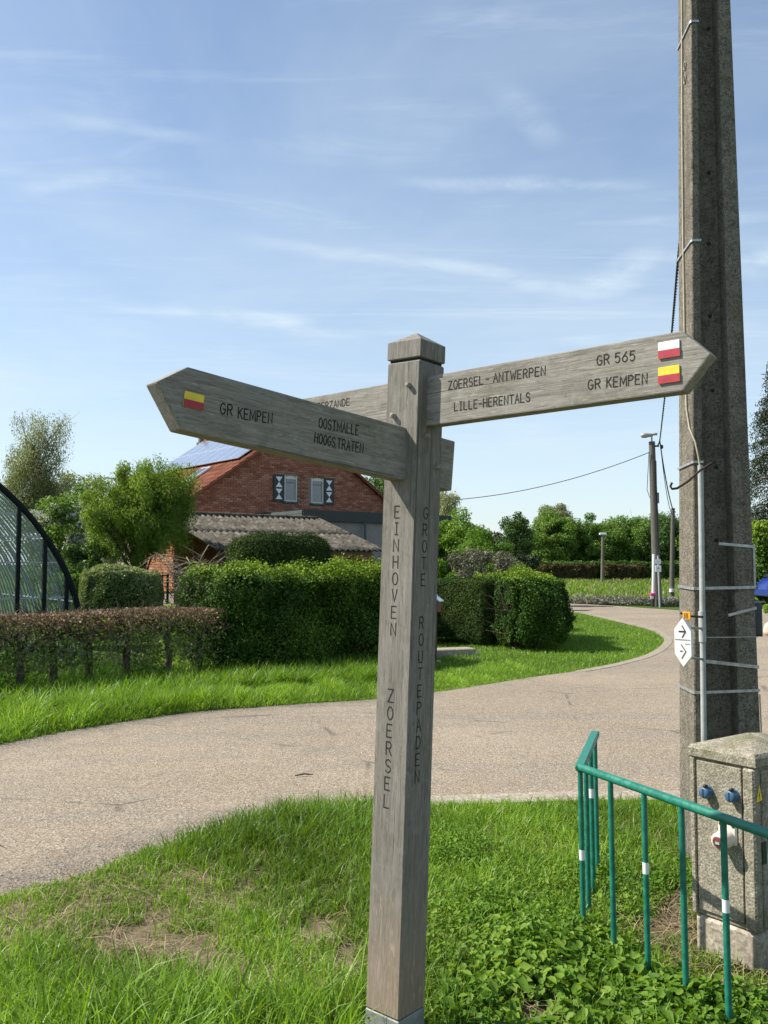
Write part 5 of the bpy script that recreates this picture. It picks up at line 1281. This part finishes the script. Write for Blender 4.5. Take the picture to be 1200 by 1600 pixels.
# corner privet
p0, p1 = G(806, 1017), G(906, 1016); d_ = nrm((p1-p0)*[1, 1, 0]); n_ = V3(-d_[1], d_[0], 0); Lh = np.linalg.norm((p1-p0)[:2]); c_ = (p0+p1)/2+n_*2.0
hedge('corner_hedge', 'rounded privet hedge with a bright top at the bend of the lane', c_, nrm(V3(1, .05, 0)), (Lh/2, 2.1, 1.36), 80000, .040, 'privet', 5, 7, .12, .15, tfun=lambda q, P: .45*np.clip((P[:, 2]-1.14+.1*SN(64)(P, 1.8))/.16, 0, 1), shag=.10)  # sunlit top band put into the leaf tint by tfun
# dry brown stretch between the two
def bare_stretch():
    c = G(826, 1013); r = np.random.default_rng(3); t = hedge('dead_hedge', 'thin dark brownish stretch of hedge between dark conifer and bright corner privet', (c[0], c[1]+.72), V3(1, 0, 0), (.55, .62, 1.27), 9000, .042, 'privet', 5, 71, .08, .2, tb=-.12); mb = MB()
    for k in range(420):
        p = c+V3(r.uniform(-.42, .42), r.uniform(-.12, .9), r.uniform(.0, .9)); e = p+V3(r.normal()*.22, r.normal()*.15, r.uniform(.05, .42)); e[2] = min(e[2], 1.3); mb.tube([p, (p+e)/2+r.normal(size=3)*.04, e], [.007, .005, .002], 4, cap=False)
    mb.build('dead_twigs', MAT['deadtwig'], t, kind='stuff'); n = 5200; P = c+np.stack([r.uniform(-.45, .45, n), r.uniform(.05, .6, n), r.uniform(.1, 1.28, n)], 1)
    leaves('dead_leaves', P, .045, r.normal(size=(n, 3)), MAT['privet'], r.random(n)*.6, t)
bare_stretch()
# clipped topiary behind
c_ = at(439, 860, 19.5); hedge('clipped_conifer', 'dark green flat topped clipped conifer standing before the corrugated shed roof', c_, nrm(V3(1, .25, 0)), (1.08, .85, at(440, 832, 19.5)[2]), 42000, .05, 'cypress', 4.2, 11, .06, .07, aspect=.35, rnd=.9, shag=.08, cat='shrub', tb=-.05)
# variegated round bush
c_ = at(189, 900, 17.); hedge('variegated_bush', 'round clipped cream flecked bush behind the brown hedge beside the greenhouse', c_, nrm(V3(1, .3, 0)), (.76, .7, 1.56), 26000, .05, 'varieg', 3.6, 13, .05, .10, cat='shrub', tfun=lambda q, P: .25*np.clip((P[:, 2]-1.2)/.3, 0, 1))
c_ = at(128, 900, 19.); hedge('garden_bush', 'loose light green bush between the greenhouse and the cream flecked bush', c_, nrm(V3(1, 0, 0)), (.55, .6, 1.5), 9000, .07, 'hazel', 2.6, 14, .12, .2, cat='shrub')
c_ = at(580, 890, 17.5); hedge('golden_bush', 'small bright green bush over the hedge just left of the signpost', c_, nrm(V3(1, 0, 0)), (.62, .6, 1.60), 9000, .06, 'privet', 3, 15, .1, .15, cat='shrub', tb=.2)
c_ = at(305, 960, 14.6); hedge('young_shrub', 'low yellow green young shrub between the brown hedge and the tall privet', c_, nrm(V3(1, 0, 0)), (.45, .4, .92), 3200, .06, 'hazel', 2.4, 16, .12, .25, cat='shrub', tb=.3)
# far hedge beyond the meadow and one behind the pole on the right
hedge('field_hedge', 'long low mixed hedge along the far side of the meadow', (19, 86), V3(1, 0, 0), (25, 1.2, 1.62), 52000, .26, 'oak', 9, 18, .22, .2, tfun=lambda q, P: -.35*(SN(8)(P, .22) > .35), faces={'y+': .2})
hedge('copper_hedge', 'brownish stretch of hedge at the left end of the far meadow hedge', (17.2, 84.4), V3(1, 0, 0), (2.6, .8, 1.5), 5200, .22, 'brownhedge', 6, 52, .2, .2)
hedge('copper_hedge', 'brown stretch of far hedge right of the thin lamp post in the meadow', (22.6, 84.4), V3(1, 0, 0), (1.9, .8, 1.45), 4600, .22, 'brownhedge', 6, 53, .2, .2)
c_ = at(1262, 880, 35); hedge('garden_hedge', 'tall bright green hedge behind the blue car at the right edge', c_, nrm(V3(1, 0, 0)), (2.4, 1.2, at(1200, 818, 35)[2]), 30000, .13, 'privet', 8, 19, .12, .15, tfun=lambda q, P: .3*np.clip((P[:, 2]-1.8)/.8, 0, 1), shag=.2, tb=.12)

# ------------------------------------------------------------------ trees and shrubs
def T(name, label, px, Y, ytop, wpx, n, ls, mat, cat='tree', ybot=None, **kw):
    c = at(px, 880, Y); zt = at(px, ytop, Y)[2]; rx = wpx/FPX*Y/2; zb = at(px, ybot, Y)[2] if ybot else max(.4, zt*.12)
    cz = (zt+zb)/2; rz = (zt-zb)/2; tree(name, label, (c[0], c[1]), zt*.8, cz, (rx, rx*.9, rz), n, ls, MATN(mat), cat=cat, **kw)
def MATN(m): return m
T('birch_tree', 'tall airy grey green birch rising above the greenhouse', 50, 42, 640, 112, 46000, .095, 'birch', ybot=868, bark='barkpale', trunk_r=.13, clumps=130, csz=.24, droop=1.5, seed=3, hollow=.2, wob=.3, limbs=60, fork=.25, aspect=.4)
T('garden_tree', 'pale loose tree behind the birch and the blossom bush', 118, 46, 728, 120, 14000, .13, 'birch', seed=5, clumps=60, limbs=20, trunk_r=.12, tbias=-.05)
T('blossom_bush', 'white flowering bush between greenhouse and willow', 92, 25, 752, 96, 13000, .085, 'oak', cat='shrub', seed=8, clumps=46, csz=.3, trunk_r=.06, blossom=4200, hollow=.3, tbias=.15)
T('blossom_tree', 'small white blossom tree reaching over the roof of the greenhouse', 142, 30, 738, 80, 8000, .09, 'oak', cat='tree', seed=9, clumps=36, csz=.3, trunk_r=.08, blossom=2600, hollow=.3)
T('curly_willow', 'bushy bright green curly willow in front of the farmhouse roof', 218, 22.2, 708, 180, 64000, .080, 'willow', seed=12, ybot=868, clumps=230, csz=.19, droop=.8, trunk_r=.10, hollow=.2, wob=.34, aspect=.30, limbs=40, fork=.15)
T('laurel_bush', 'dark glossy bush under the white blossom bush by the greenhouse', 128, 21.5, 838, 70, 7000, .09, 'darktree', cat='shrub', seed=13, clumps=24, csz=.4, trunk_r=.05)
T('maple_tree', 'dark round tree behind the right end of the farmhouse roof', 588, 46, 722, 78, 22000, .11, 'darktree', seed=15, clumps=46, trunk_r=.16, tbias=.1)
T('ash_tree', 'pale feathery tree standing just right of the signpost', 694, 52, 752, 60, 9000, .13, 'birch', seed=17, clumps=60, csz=.25, droop=.8, trunk_r=.12, tbias=.45, limbs=30, bark='barkpale')
T('hazel_shrub', 'broad light green shrub leaning out from behind the signpost', 704, 27, 812, 118, 26000, .085, 'hazel', cat='shrub', seed=19, clumps=50, csz=.3, trunk_r=.06, hollow=.3)
T('lime_tree', 'bright leafy round topped tree behind the broad light green shrub', 722, 36, 803, 90, 20000, .11, 'hazel', seed=20, clumps=44, trunk_r=.1, tbias=-.08)
T('laburnum_shrub', 'wide yellow green shrub above the dark conifer hedge', 756, 25, 832, 100, 20000, .07, 'hazel', cat='shrub', seed=21, clumps=44, csz=.3, trunk_r=.05, tbias=-.12)
T('greyleaf_shrub', 'grey silvery leaved shrub directly over the conifer hedge top', 752, 21.5, 858, 128, 20000, .075, 'greyleaf', cat='shrub', seed=23, clumps=44, csz=.3, trunk_r=.05, aspect=.35)
T('purple_tree', 'dark purple leaved tree between the two light green garden shrubs', 768, 40, 822, 46, 6000, .14, 'purple', seed=24, clumps=24, trunk_r=.08)
T('cone_tree', 'dark green cone shaped tree right of the purple leaved tree', 803, 33, 804, 56, 22000, .09, 'darktree', seed=25, clumps=110, csz=.36, trunk_r=.08, hollow=.0, wob=.05)
T('dark_yew', 'blackish green low yew beside the grey leaved shrub', 822, 30, 858, 44, 6000, .09, 'spruce', cat='shrub', seed=26, clumps=24, trunk_r=.06, csz=.4, tbias=.2)
GRP = 'trees along the far side of the meadow'
T('poplar_tree', 'tallest pale leaved tree rising behind the far meadow trees', 856, 112, 786, 86, 24000, .24, 'birch', seed=30, clumps=60, csz=.26, trunk_r=.3, group=GRP, tbias=.1)
for k, (px, Y, yt, w, mat, lab) in enumerate(((862, 98, 800, 66, 'oak', 'dense dark green far tree in front of the pale tall one'), (922, 100, 810, 78, 'oak', 'broad round far tree directly above the thin lamp post in the meadow'),
        (986, 102, 808, 84, 'oak', 'brightest round far tree just left of the tall wooden pole'), (1046, 100, 812, 74, 'darktree', 'dark far tree behind the thin pole near the concrete pole'), (890, 108, 816, 60, 'darktree', 'darker leaved far tree squeezed between the dense and the broad ones'),
        (1016, 110, 805, 66, 'oak', 'far tree peeking out behind the top of the wooden pole'), (955, 110, 818, 60, 'darktree', 'lower far tree between the broad round and the brightest ones'), (1100, 98, 806, 84, 'oak', 'far tree mostly hidden by the concrete pole'), (832, 104, 840, 44, 'darktree', 'small dark far tree beside the cone shaped garden tree'))):
    T('broadleaf_tree', lab, px, Y, yt, w*1.22, 30000, .24, mat, seed=40+k, clumps=90, csz=.30, trunk_r=.3, group=GRP, ybot=897, hollow=.25, wob=.14, limbs=8, tbias=(.22, .02, .18, -.06, .0, .12, -.1, .1, .0)[k])
# spruce at the right edge
def spruce():
    c = at(1222, 880, 38); zt = at(1200, 640, 38)[2]+2.5; t = thing('spruce_tree', 'tall dark spruce at the right edge behind the concrete pole', 'tree', (c[0], c[1], 0)); r = np.random.default_rng(9); mb = MB(); b = V3(c[0], c[1], 0)
    mb.tube([b, b+ZUP*zt], [.22, .03], 8); Pl = []; Nl = []
    for k in range(260):
        z = r.uniform(.8, zt-.2); a = r.uniform(0, 6.283); Lb = (1-z/zt)**.8*2.7*r.uniform(.75, 1.15)+.15; e = b+ZUP*(z-.25*Lb)+V3(math.cos(a), math.sin(a), 0)*Lb; s = b+ZUP*z; mb.tube([s, (s+e)/2+ZUP*.08*Lb, e], [.03, .02, .006], 4, cap=False)
        m = int(240*Lb/2); f = r.random(m)**.7; q = s+(e-s)*f[:, None]+r.normal(size=(m, 3))*np.array([.12, .12, .03])*(.5+Lb*.5); q[:, 2] -= np.abs(r.normal(size=m))*.28*f; Pl.append(q); Nl.append(r.normal(size=(m, 3))+ZUP*.3)
    mb.build('trunk', MAT['bark'], t); P = np.concatenate(Pl); leaves('crown', P, .13*r.uniform(.6, 1.3, len(P)), np.concatenate(Nl), MAT['spruce'], r.random(len(P)), t, aspect=.3, droop=.8)
spruce()
c_ = at(1206, 945, 27); hedge('border_bush', 'small lime green bush in front of the blue car at the right edge', c_, V3(1, 0, 0), (.22, .25, .36), 1500, .06, 'hazel', 2.5, 51, .03, .08, cat='shrub', tb=.3)
# bare sprawling shrub and pruned branches before the shed
def bare_shrub():
    c = at(300, 930, 17.2); c[2] = 0; t = thing('bare_shrub', 'sprawling bare twisted shrub with arching pale stems before the orange shed wall', 'shrub', c); r = np.random.default_rng(6); mb = MB()
    for k in range(30):
        a = r.uniform(0, 6.283); L = r.uniform(.5, 1.15); h = r.uniform(.8, 1.95); b = c+V3(r.normal()*.12, r.normal()*.1, 0); e = b+V3(math.cos(a)*L, math.sin(a)*L*.6, h); m = b+V3(math.cos(a)*L*.25, math.sin(a)*L*.2, h*.75); e[2] -= r.uniform(0, .5)
        pts = [b, b*.5+m*.5+r.normal(size=3)*.05, m+r.normal(size=3)*.07, m*.4+e*.6+ZUP*.14+r.normal(size=3)*.05, e]; mb.tube(pts, [.020, .017, .014, .010, .004], 5, cap=False)
        for q in range(7):
            i = r.integers(1, 4); f = r.random(); s = pts[i]*(1-f)+pts[i+1]*f; d = r.normal(size=3)*np.array([.26, .2, .18]); mb.tube([s, s+d*.5+r.normal(size=3)*.03, s+d], [.007, .005, .002], 4, cap=False)
    mb.build('stems', MAT['twig'], t); n = 500; P = c+np.stack([r.normal(size=n)*.45, r.normal(size=n)*.3, r.uniform(.1, .9, n)], 1); leaves('leaves', P, .05, r.normal(size=(n, 3)), MAT['hazel'], r.random(n), t)
bare_shrub()

# ------------------------------------------------------------------ smaller garden things
def build_gate():
    a = at(242, 905, 19.5); b = at(262, 905, 19.9); a[2] = b[2] = 0; d = nrm(b-a); L = np.linalg.norm(b-a); t = thing('iron_gate', 'narrow black iron gate beside the orange shed wall', 'gate', a)
    z1 = at(250, 897, 19.6)[2]
    for i, f in enumerate((.35, .6, 1.0)):
        p = a+d*L*f; MB().tube([p, p+ZUP*(z1+.05*(i % 2))], .014 if i < 2 else .03, 6).build('bar', MAT['frame'], t)
    MB().tube([a-d*.15+ZUP*(z1-.04), b+ZUP*(z1-.04)], .014, 6).build('rail', MAT['frame'], t); MB().tube([a-d*.15+ZUP*.3, b+ZUP*.3], .014, 6).build('rail', MAT['frame'], t)
build_gate()
def build_birdhouse():
    c = at(679, 946, 14.2); t = thing('letter_box', 'small red house shaped box on a post peeking out right of the signpost', 'letter box', (c[0], c[1], 0)); X, Y_ = nrm(V3(.9, -.3, 0)), nrm(V3(.3, .9, 0)); AX = (X, Y_, ZUP)
    b = MB().box(c, (.085, .09, .10), AX, .004).build('box', MAT['dred'], t); MB().box(c-ZUP*.02-Y_*.092, (.02, .003, .05), AX).build('front_plate', MAT['cream'], b)
    for s in (-1, 1):
        d = nrm(X*s-ZUP*.75); n = nrm(X*s*.75+ZUP); MB().box(c+ZUP*.155+d*.065, (.085, .12, .008), (d, Y_, n)).build('roof', MAT['alu'], t)
    MB().box(V3(c[0], c[1], (c[2]-.1)/2), (.03, .03, (c[2]-.1)/2), AX).build('post', MAT['bark'], t)
build_birdhouse()
def build_slab():
    a, b = G(664, 1024), G(738, 1021); c = (a+b)/2+V3(0, .12, 0); d = nrm(b-a); t = MB().box(c+ZUP*.02, (np.linalg.norm(b-a)/2, .17, .07), (d, V3(-d[1], d[0], 0), ZUP), .015).build('stone_slab', MAT['kerb']); tag(t, 'flat beige stone slab lying in the grass at the foot of the conifer hedge', 'slab')
build_slab()
def wildflowers():
    r = np.random.default_rng(33); st = MB(); hd = []; 
    for (px, py, h, k) in ((508, 1046, .42, 5), (560, 1038, .55, 6), (575, 1036, .75, 7), (585, 1034, .62, 5), (742, 1030, .16, 2), (752, 1040, .2, 1), (728, 1030, .2, 2), (690, 1040, .15, 1)):
        p = G(px, py); p[2] = -.03
        for q in range(k):
            e = p+V3(r.normal()*.10, r.normal()*.08, h*r.uniform(.6, 1.05)); st.tube([p, (p+e)/2+r.normal(size=3)*.02, e], [.005, .004, .003], 4, cap=False); hd += [e+r.normal(size=3)*.012 for _ in range(14)]
    st.build('flower_stems', MAT['willow'], None, kind='stuff'); P = np.array(hd); tag(link('wildflowers', leaf_mesh('wildflowers', P, .024, r.normal(size=(len(P), 3)), MAT['blossom'], r.random(len(P)), aspect=.9)), kind='stuff')
wildflowers()
def stick():
    a, b = G(461, 1212), G(489, 1210); a[2] = b[2] = 0.0; o = MB().tube([a, (a+b)/2+V3(0, .012, .006), b], [.005, .007, .004], 6).build('stick', MAT['bark']); tag(o, 'short dark stick lying on the lane left of the signpost', 'stick')
stick()
def stone():
    c = at(1207, 980, 19.5); r = np.random.default_rng(2); sn = SN(4); bm = bmesh.new(); bmesh.ops.create_icosphere(bm, subdivisions=3, radius=1)
    for v in bm.verts:
        p = np.array(v.co); k = 1+.12*sn(p[None], 1.2)[0]; v.co = Vector((p[0]*.20*k, p[1]*.18*k, p[2]*.17*k+.13))
    me = bpy.data.meshes.new('boulder'); bm.to_mesh(me); bm.free(); me.materials.append(MAT['stone']); me.polygons.foreach_set('use_smooth', [True]*len(me.polygons))
    o = link('boulder', me, None, Matrix.Translation(Vector((c[0], c[1], -.012)))); tag(o, 'pale pinkish rounded boulder at the right edge beyond the concrete pole', 'boulder')
stone()

# ------------------------------------------------------------------ far poles, lamp, cables
LP = at(1026, 948, 33.0); LP[2] = 0
def lamp_pole():
    t = thing('street_light_pole', 'brown wooden pole with a street lamp on top beyond the meadow edge', 'street light', LP); tp = at(1018.5, 690, 33.0); bt = at(1027.5, 946, 33.0); bt[2] = -.2
    MB().tube([bt, (bt+tp)/2, tp], [.17, .145, .115], 12).build('shaft', MAT['polewood'], t)
    MB().tube([tp, tp+ZUP*.18, tp+ZUP*.26+V3(-.05, 0, 0)], .03, 6).build('bracket', MAT['lamp'], t)
    c = at(1012, 679.5, 33.0); m = MB(); m.lathe(c+V3(.20, 0, .0), (-1, 0, -.06), [(0, .03), (.03, .06), (.16, .075), (.30, .10), (.42, .085), (.46, .02), (.461, 0)], 12); h = m.build('lamp_head', MAT['lamp'], t)
    m = MB(); m.lathe(c+V3(.36, 0, .03), (-1, 0, 0), [(0, .02), (0.02, .05), (.18, .05), (.2, .02)], 10); m.build('arm_sleeve', MAT['lamp'], h)
    a = at(1021.5, 866, 32.8); b = at(1020.5, 930, 32.8); MB().tube([a, b], .055, 8).build('white_pipe', MAT['white'], t)
    b2 = at(1020, 951, 32.8); MB().tube([b, b2+V3(0, 0, -.05)], .065, 8).build('black_foot', MAT['black'], t)
    p = at(1020, 929, 32.75); MB().box(p, (.10, .09, .055), None, .01).build('pink_tape', MAT['pinkm'], t); MB().box(at(1019, 933.5, 32.68), (.05, .02, .05), None, .004).build('notice', MAT['white'], t)
    m = MB(); pts = [at(1024, 720, 32.9), at(1025, 770, 32.9), at(1027, 830, 32.9), at(1031.5, 944, 32.9)]; m.tube(pts, .04, 6); m.build('cable_tube', MAT['bcable'], t)
    MB().box(at(1028, 778, 32.9), (.03, .06, .20), None, .01).build('junction_box', MAT['slate'], t)
    MB().tube([at(1014, 706, 33), at(1012, 745, 33), at(1011, 765, 33), at(1015, 777, 33), at(1021, 781, 32.9)], .012, 5).build('loop_wire', MAT['bcable'], t)
    MB().box(at(1024, 697, 33), (.13, .03, .03), None).build('cross_bracket', MAT['slate'], t)
lamp_pole()
def small_signs():
    # slim grey post with two plates
    p = at(1031, 944, 32.4); p[2] = 0; t = thing('sign_post', 'slim grey post with a hexagonal and a square white plate beside the wooden lamp pole', 'sign', p); tp = at(1028, 868, 32.4)
    MB().tube([p-ZUP*.1, tp], .035, 8).build('post', MAT['pvc'], t)
    c = at(1028.5, 877.5, 32.3); m = MB(); m.prism([c+V3(math.cos(a)*.115, 0, math.sin(a)*.125) for a in np.linspace(0, 2*math.pi, 7)[:-1]+math.pi/6], V3(0, .02, 0)); h = m.build('hexagon_plate', MAT['alu'], t); 
    c2 = at(1028.5, 888.5, 32.3); q = MB().box(c2, (.105, .012, .115), None, .004).build('square_plate', MAT['white'], t); m = MB(); stroke(m, [(-.03, -.02), (.0, .05), (.03, -.02)], .02, c2+V3(0, -.013, 0), V3(1, 0, 0), ZUP, .001, V3(0, -1, 0)); m.build('arrow', MAT['slate'], q)
    m = MB(); stroke(m, [(-.04, 0), (.04, 0)], .02, c+V3(0, -.001, 0), V3(1, 0, 0), ZUP, .001, V3(0, -1, 0)); m.build('mark', MAT['pvc'], h)
small_signs()
def thin_pole():
    b = at(1049.5, 946, 36); b[2] = 0; t = thing('cable_pole', 'thin dark pole carrying the cable right of the wooden lamp pole', 'pole', b); tp = at(1051.5, 794, 36)
    MB().tube([b-ZUP*.1, tp], [.105, .075], 10).build('shaft', MAT['polewood'], t); MB().box(at(1053.5, 800, 36), (.06, .02, .02), None).build('cable_hook', MAT['slate'], t); MB().tube([at(1049.5, 920, 35.85), at(1049.5, 925, 35.85)], .105, 8).build('white_ring', MAT['band'], t)
thin_pole()
def meadow_post():
    b = at(941, 904, 78); b[2] = 0; t = thing('lamp_post', 'thin concrete lamp post standing in the meadow before the far hedge', 'street light', b); tp = at(942, 836, 78)
    MB().tube([b-ZUP*.1, tp], [.16, .12], 8).build('shaft', MAT['pole'], t); MB().box(tp+V3(0, 0, .1), (.30, .14, .09), None, .03).build('lamp_head', MAT['white'], t)
meadow_post()
def cables():
    m = MB(); pts = [at(1110, -760, 4.95), at(1092, -60, 8.3), at(1075, 250, 11.5), at(1058.5, 420, 15.2), at(1050, 520, 18.6), at(1040, 610, 23.5), at(1031, 690, 32.5), at(1027.5, 697, 33.0)]
    def hang(p, q, sag, n=12): return [p+(q-p)*i/n-ZUP*sag*4*(i/n)*(1-i/n) for i in range(n+1)]
    P = [pts[0]]
    c1, c2 = [], []
    L = np.array(pts); s = np.linspace(0, len(L)-1, 90); q = np.stack([np.interp(s, range(len(L)), L[:, k]) for k in range(3)], 1)
    for _ in range(4): q[1:-1] = (q[:-2]+2*q[1:-1]+q[2:])/4
    # two cores twisted together
    t = thing('overhead_cable', 'black twisted overhead cable hanging from the concrete pole to the lamp pole', 'cable', pts[-1])
    s2 = np.linspace(0, len(q)-1, 700); qq = np.stack([np.interp(s2, range(len(q)), q[:, k]) for k in range(3)], 1)
    for ph in (0, math.pi):
        m = MB(); m.tube([p+V3(math.cos(i*.75+ph), .0, math.sin(i*.75+ph))*.013 for i, p in enumerate(qq)], .015, 5); m.build('core', MAT['bcable'], t)
    p1 = at(1051.5, 797, 36); m = MB(); m.tube(hang(pts[-2], p1, .28), .022, 5); o = m.build('far_cable', MAT['bcable'], None); tag(o, 'black cable sagging from the lamp pole to the thin dark pole', 'cable')
    o = MB().tube(hang(at(1033, 705, 32.9), at(1050, 803, 36), .45), .013, 5).build('far_cable', MAT['bcable'], None); tag(o, 'thinner lower cable sagging beside the one to the thin dark pole', 'cable')
    ho = at(305, 770, 30)+HG*8.45; ho[2] += .1; o = MB().tube(hang(at(1014, 707, 32.9), ho, .55, 24), .014, 5).build('service_wire', MAT['bcable'], None); tag(o, 'thin wire crossing the sky from the lamp pole towards the farmhouse', 'wire')
    MB().lathe(pts[-1]+V3(.15, 0, .05), (0, 0, -1), [(0, .02), (.03, .06), (.12, .06), (.16, .02)], 8).build('clamp', MAT['bcable'], t)
cables()

# ------------------------------------------------------------------ blue car at the right edge
def car():
    b = at(1190, 951, 33.5); x0 = b[0]; y0 = 33.5; z0 = -.012
    t = thing('parked_car', 'blue hatchback car parked at the right edge, its tail towards the pole', 'car', (x0+2, y0, 0))
    prof = [(.05, .35), (.0, .52), (.03, .72), (.10, .90), (.22, .98), (.62, 1.42), (1.0, 1.50), (2.0, 1.48), (2.55, 1.34), (3.1, .98), (3.75, .84), (3.95, .62), (3.95, .34), (3.5, .24), (.5, .24)]
    hw = .82; bm = bmesh.new(); V = []; n = len(prof)
    secs = [(-hw, .10), (-hw*.94, .03), (-hw*.4, 0), (hw*.4, 0), (hw*.94, .03), (hw, .10)]
    mb = MB(); F = []
    for (yy, ins) in secs:
        for (x, z) in prof:
            up = max(0, (z-.95)/.55); V.append((x0+x+(ins*.6 if x < 2 else -ins*.6), y0+yy*(1-.16*up), z0+z-ins*.25*(1 if z > .9 else 0)))
    for i in range(len(secs)-1):
        for k in range(n): F.append((i*n+k, (i+1)*n+k, (i+1)*n+(k+1) % n, i*n+(k+1) % n))
    mb.add(V, F, .5, True); mb.add(V[:n], [tuple(range(n))]); mb.add(V[-n:], [tuple(range(n))[::-1]])
    o = mb.build('body', MAT['carpaint'], t); bm.from_mesh(o.data); bmesh.ops.remove_doubles(bm, verts=bm.verts, dist=1e-4); bmesh.ops.recalc_face_normals(bm, faces=bm.faces); bm.to_mesh(o.data); bm.free()
    for y in (-1, 1):
        yy = y0+y*(hw+.0); k = 1-.16*.55
        for q in ([(.52, 1.02), (.82, 1.36), (1.5, 1.41), (1.5, 1.0)], [(1.56, 1.0), (1.56, 1.41), (2.1, 1.38), (2.7, 1.02)]):
            MB().prism([V3(x0+x, y0+y*hw*(1-.16*max(0, (z-.95)/.55))+y*.004, z0+z) for x, z in q], V3(0, -y*.02, 0)).build('side_window', MAT['carglass'], t)
        for x in (.72, 3.15):
            c = V3(x0+x, y0+y*(hw-.10), z0+.31); w_ = MB().lathe(c, (0, y, 0), [(-.1, .30), (.09, .31), (.11, .28), (.111, .19)], 20).build('wheel', MAT['tyre'], t); MB().lathe(c+V3(0, y*.1, 0), (0, y, 0), [(0, .19), (.012, .17), (.013, 0)], 16).build('rim', MAT['alu'], w_)
        MB().box(V3(x0+.14, y0+y*(hw-.05), z0+.80), (.10, .09, .09), None, .02).build('tail_light', MAT['tail'], t)
    MB().prism([V3(x0+.235, y0-.62, z0+1.03), V3(x0+.235, y0+.62, z0+1.03), V3(x0+.565, y0+.56, z0+1.37), V3(x0+.565, y0-.56, z0+1.37)], nrm(V3(-.8, 0, .6))*.012).build('rear_window', MAT['carglass'], t)
    MB().box(V3(x0+.0, y0, z0+.44), (.05, hw-.05, .10), None, .03).build('bumper', MAT['carpaint'], t)
car()
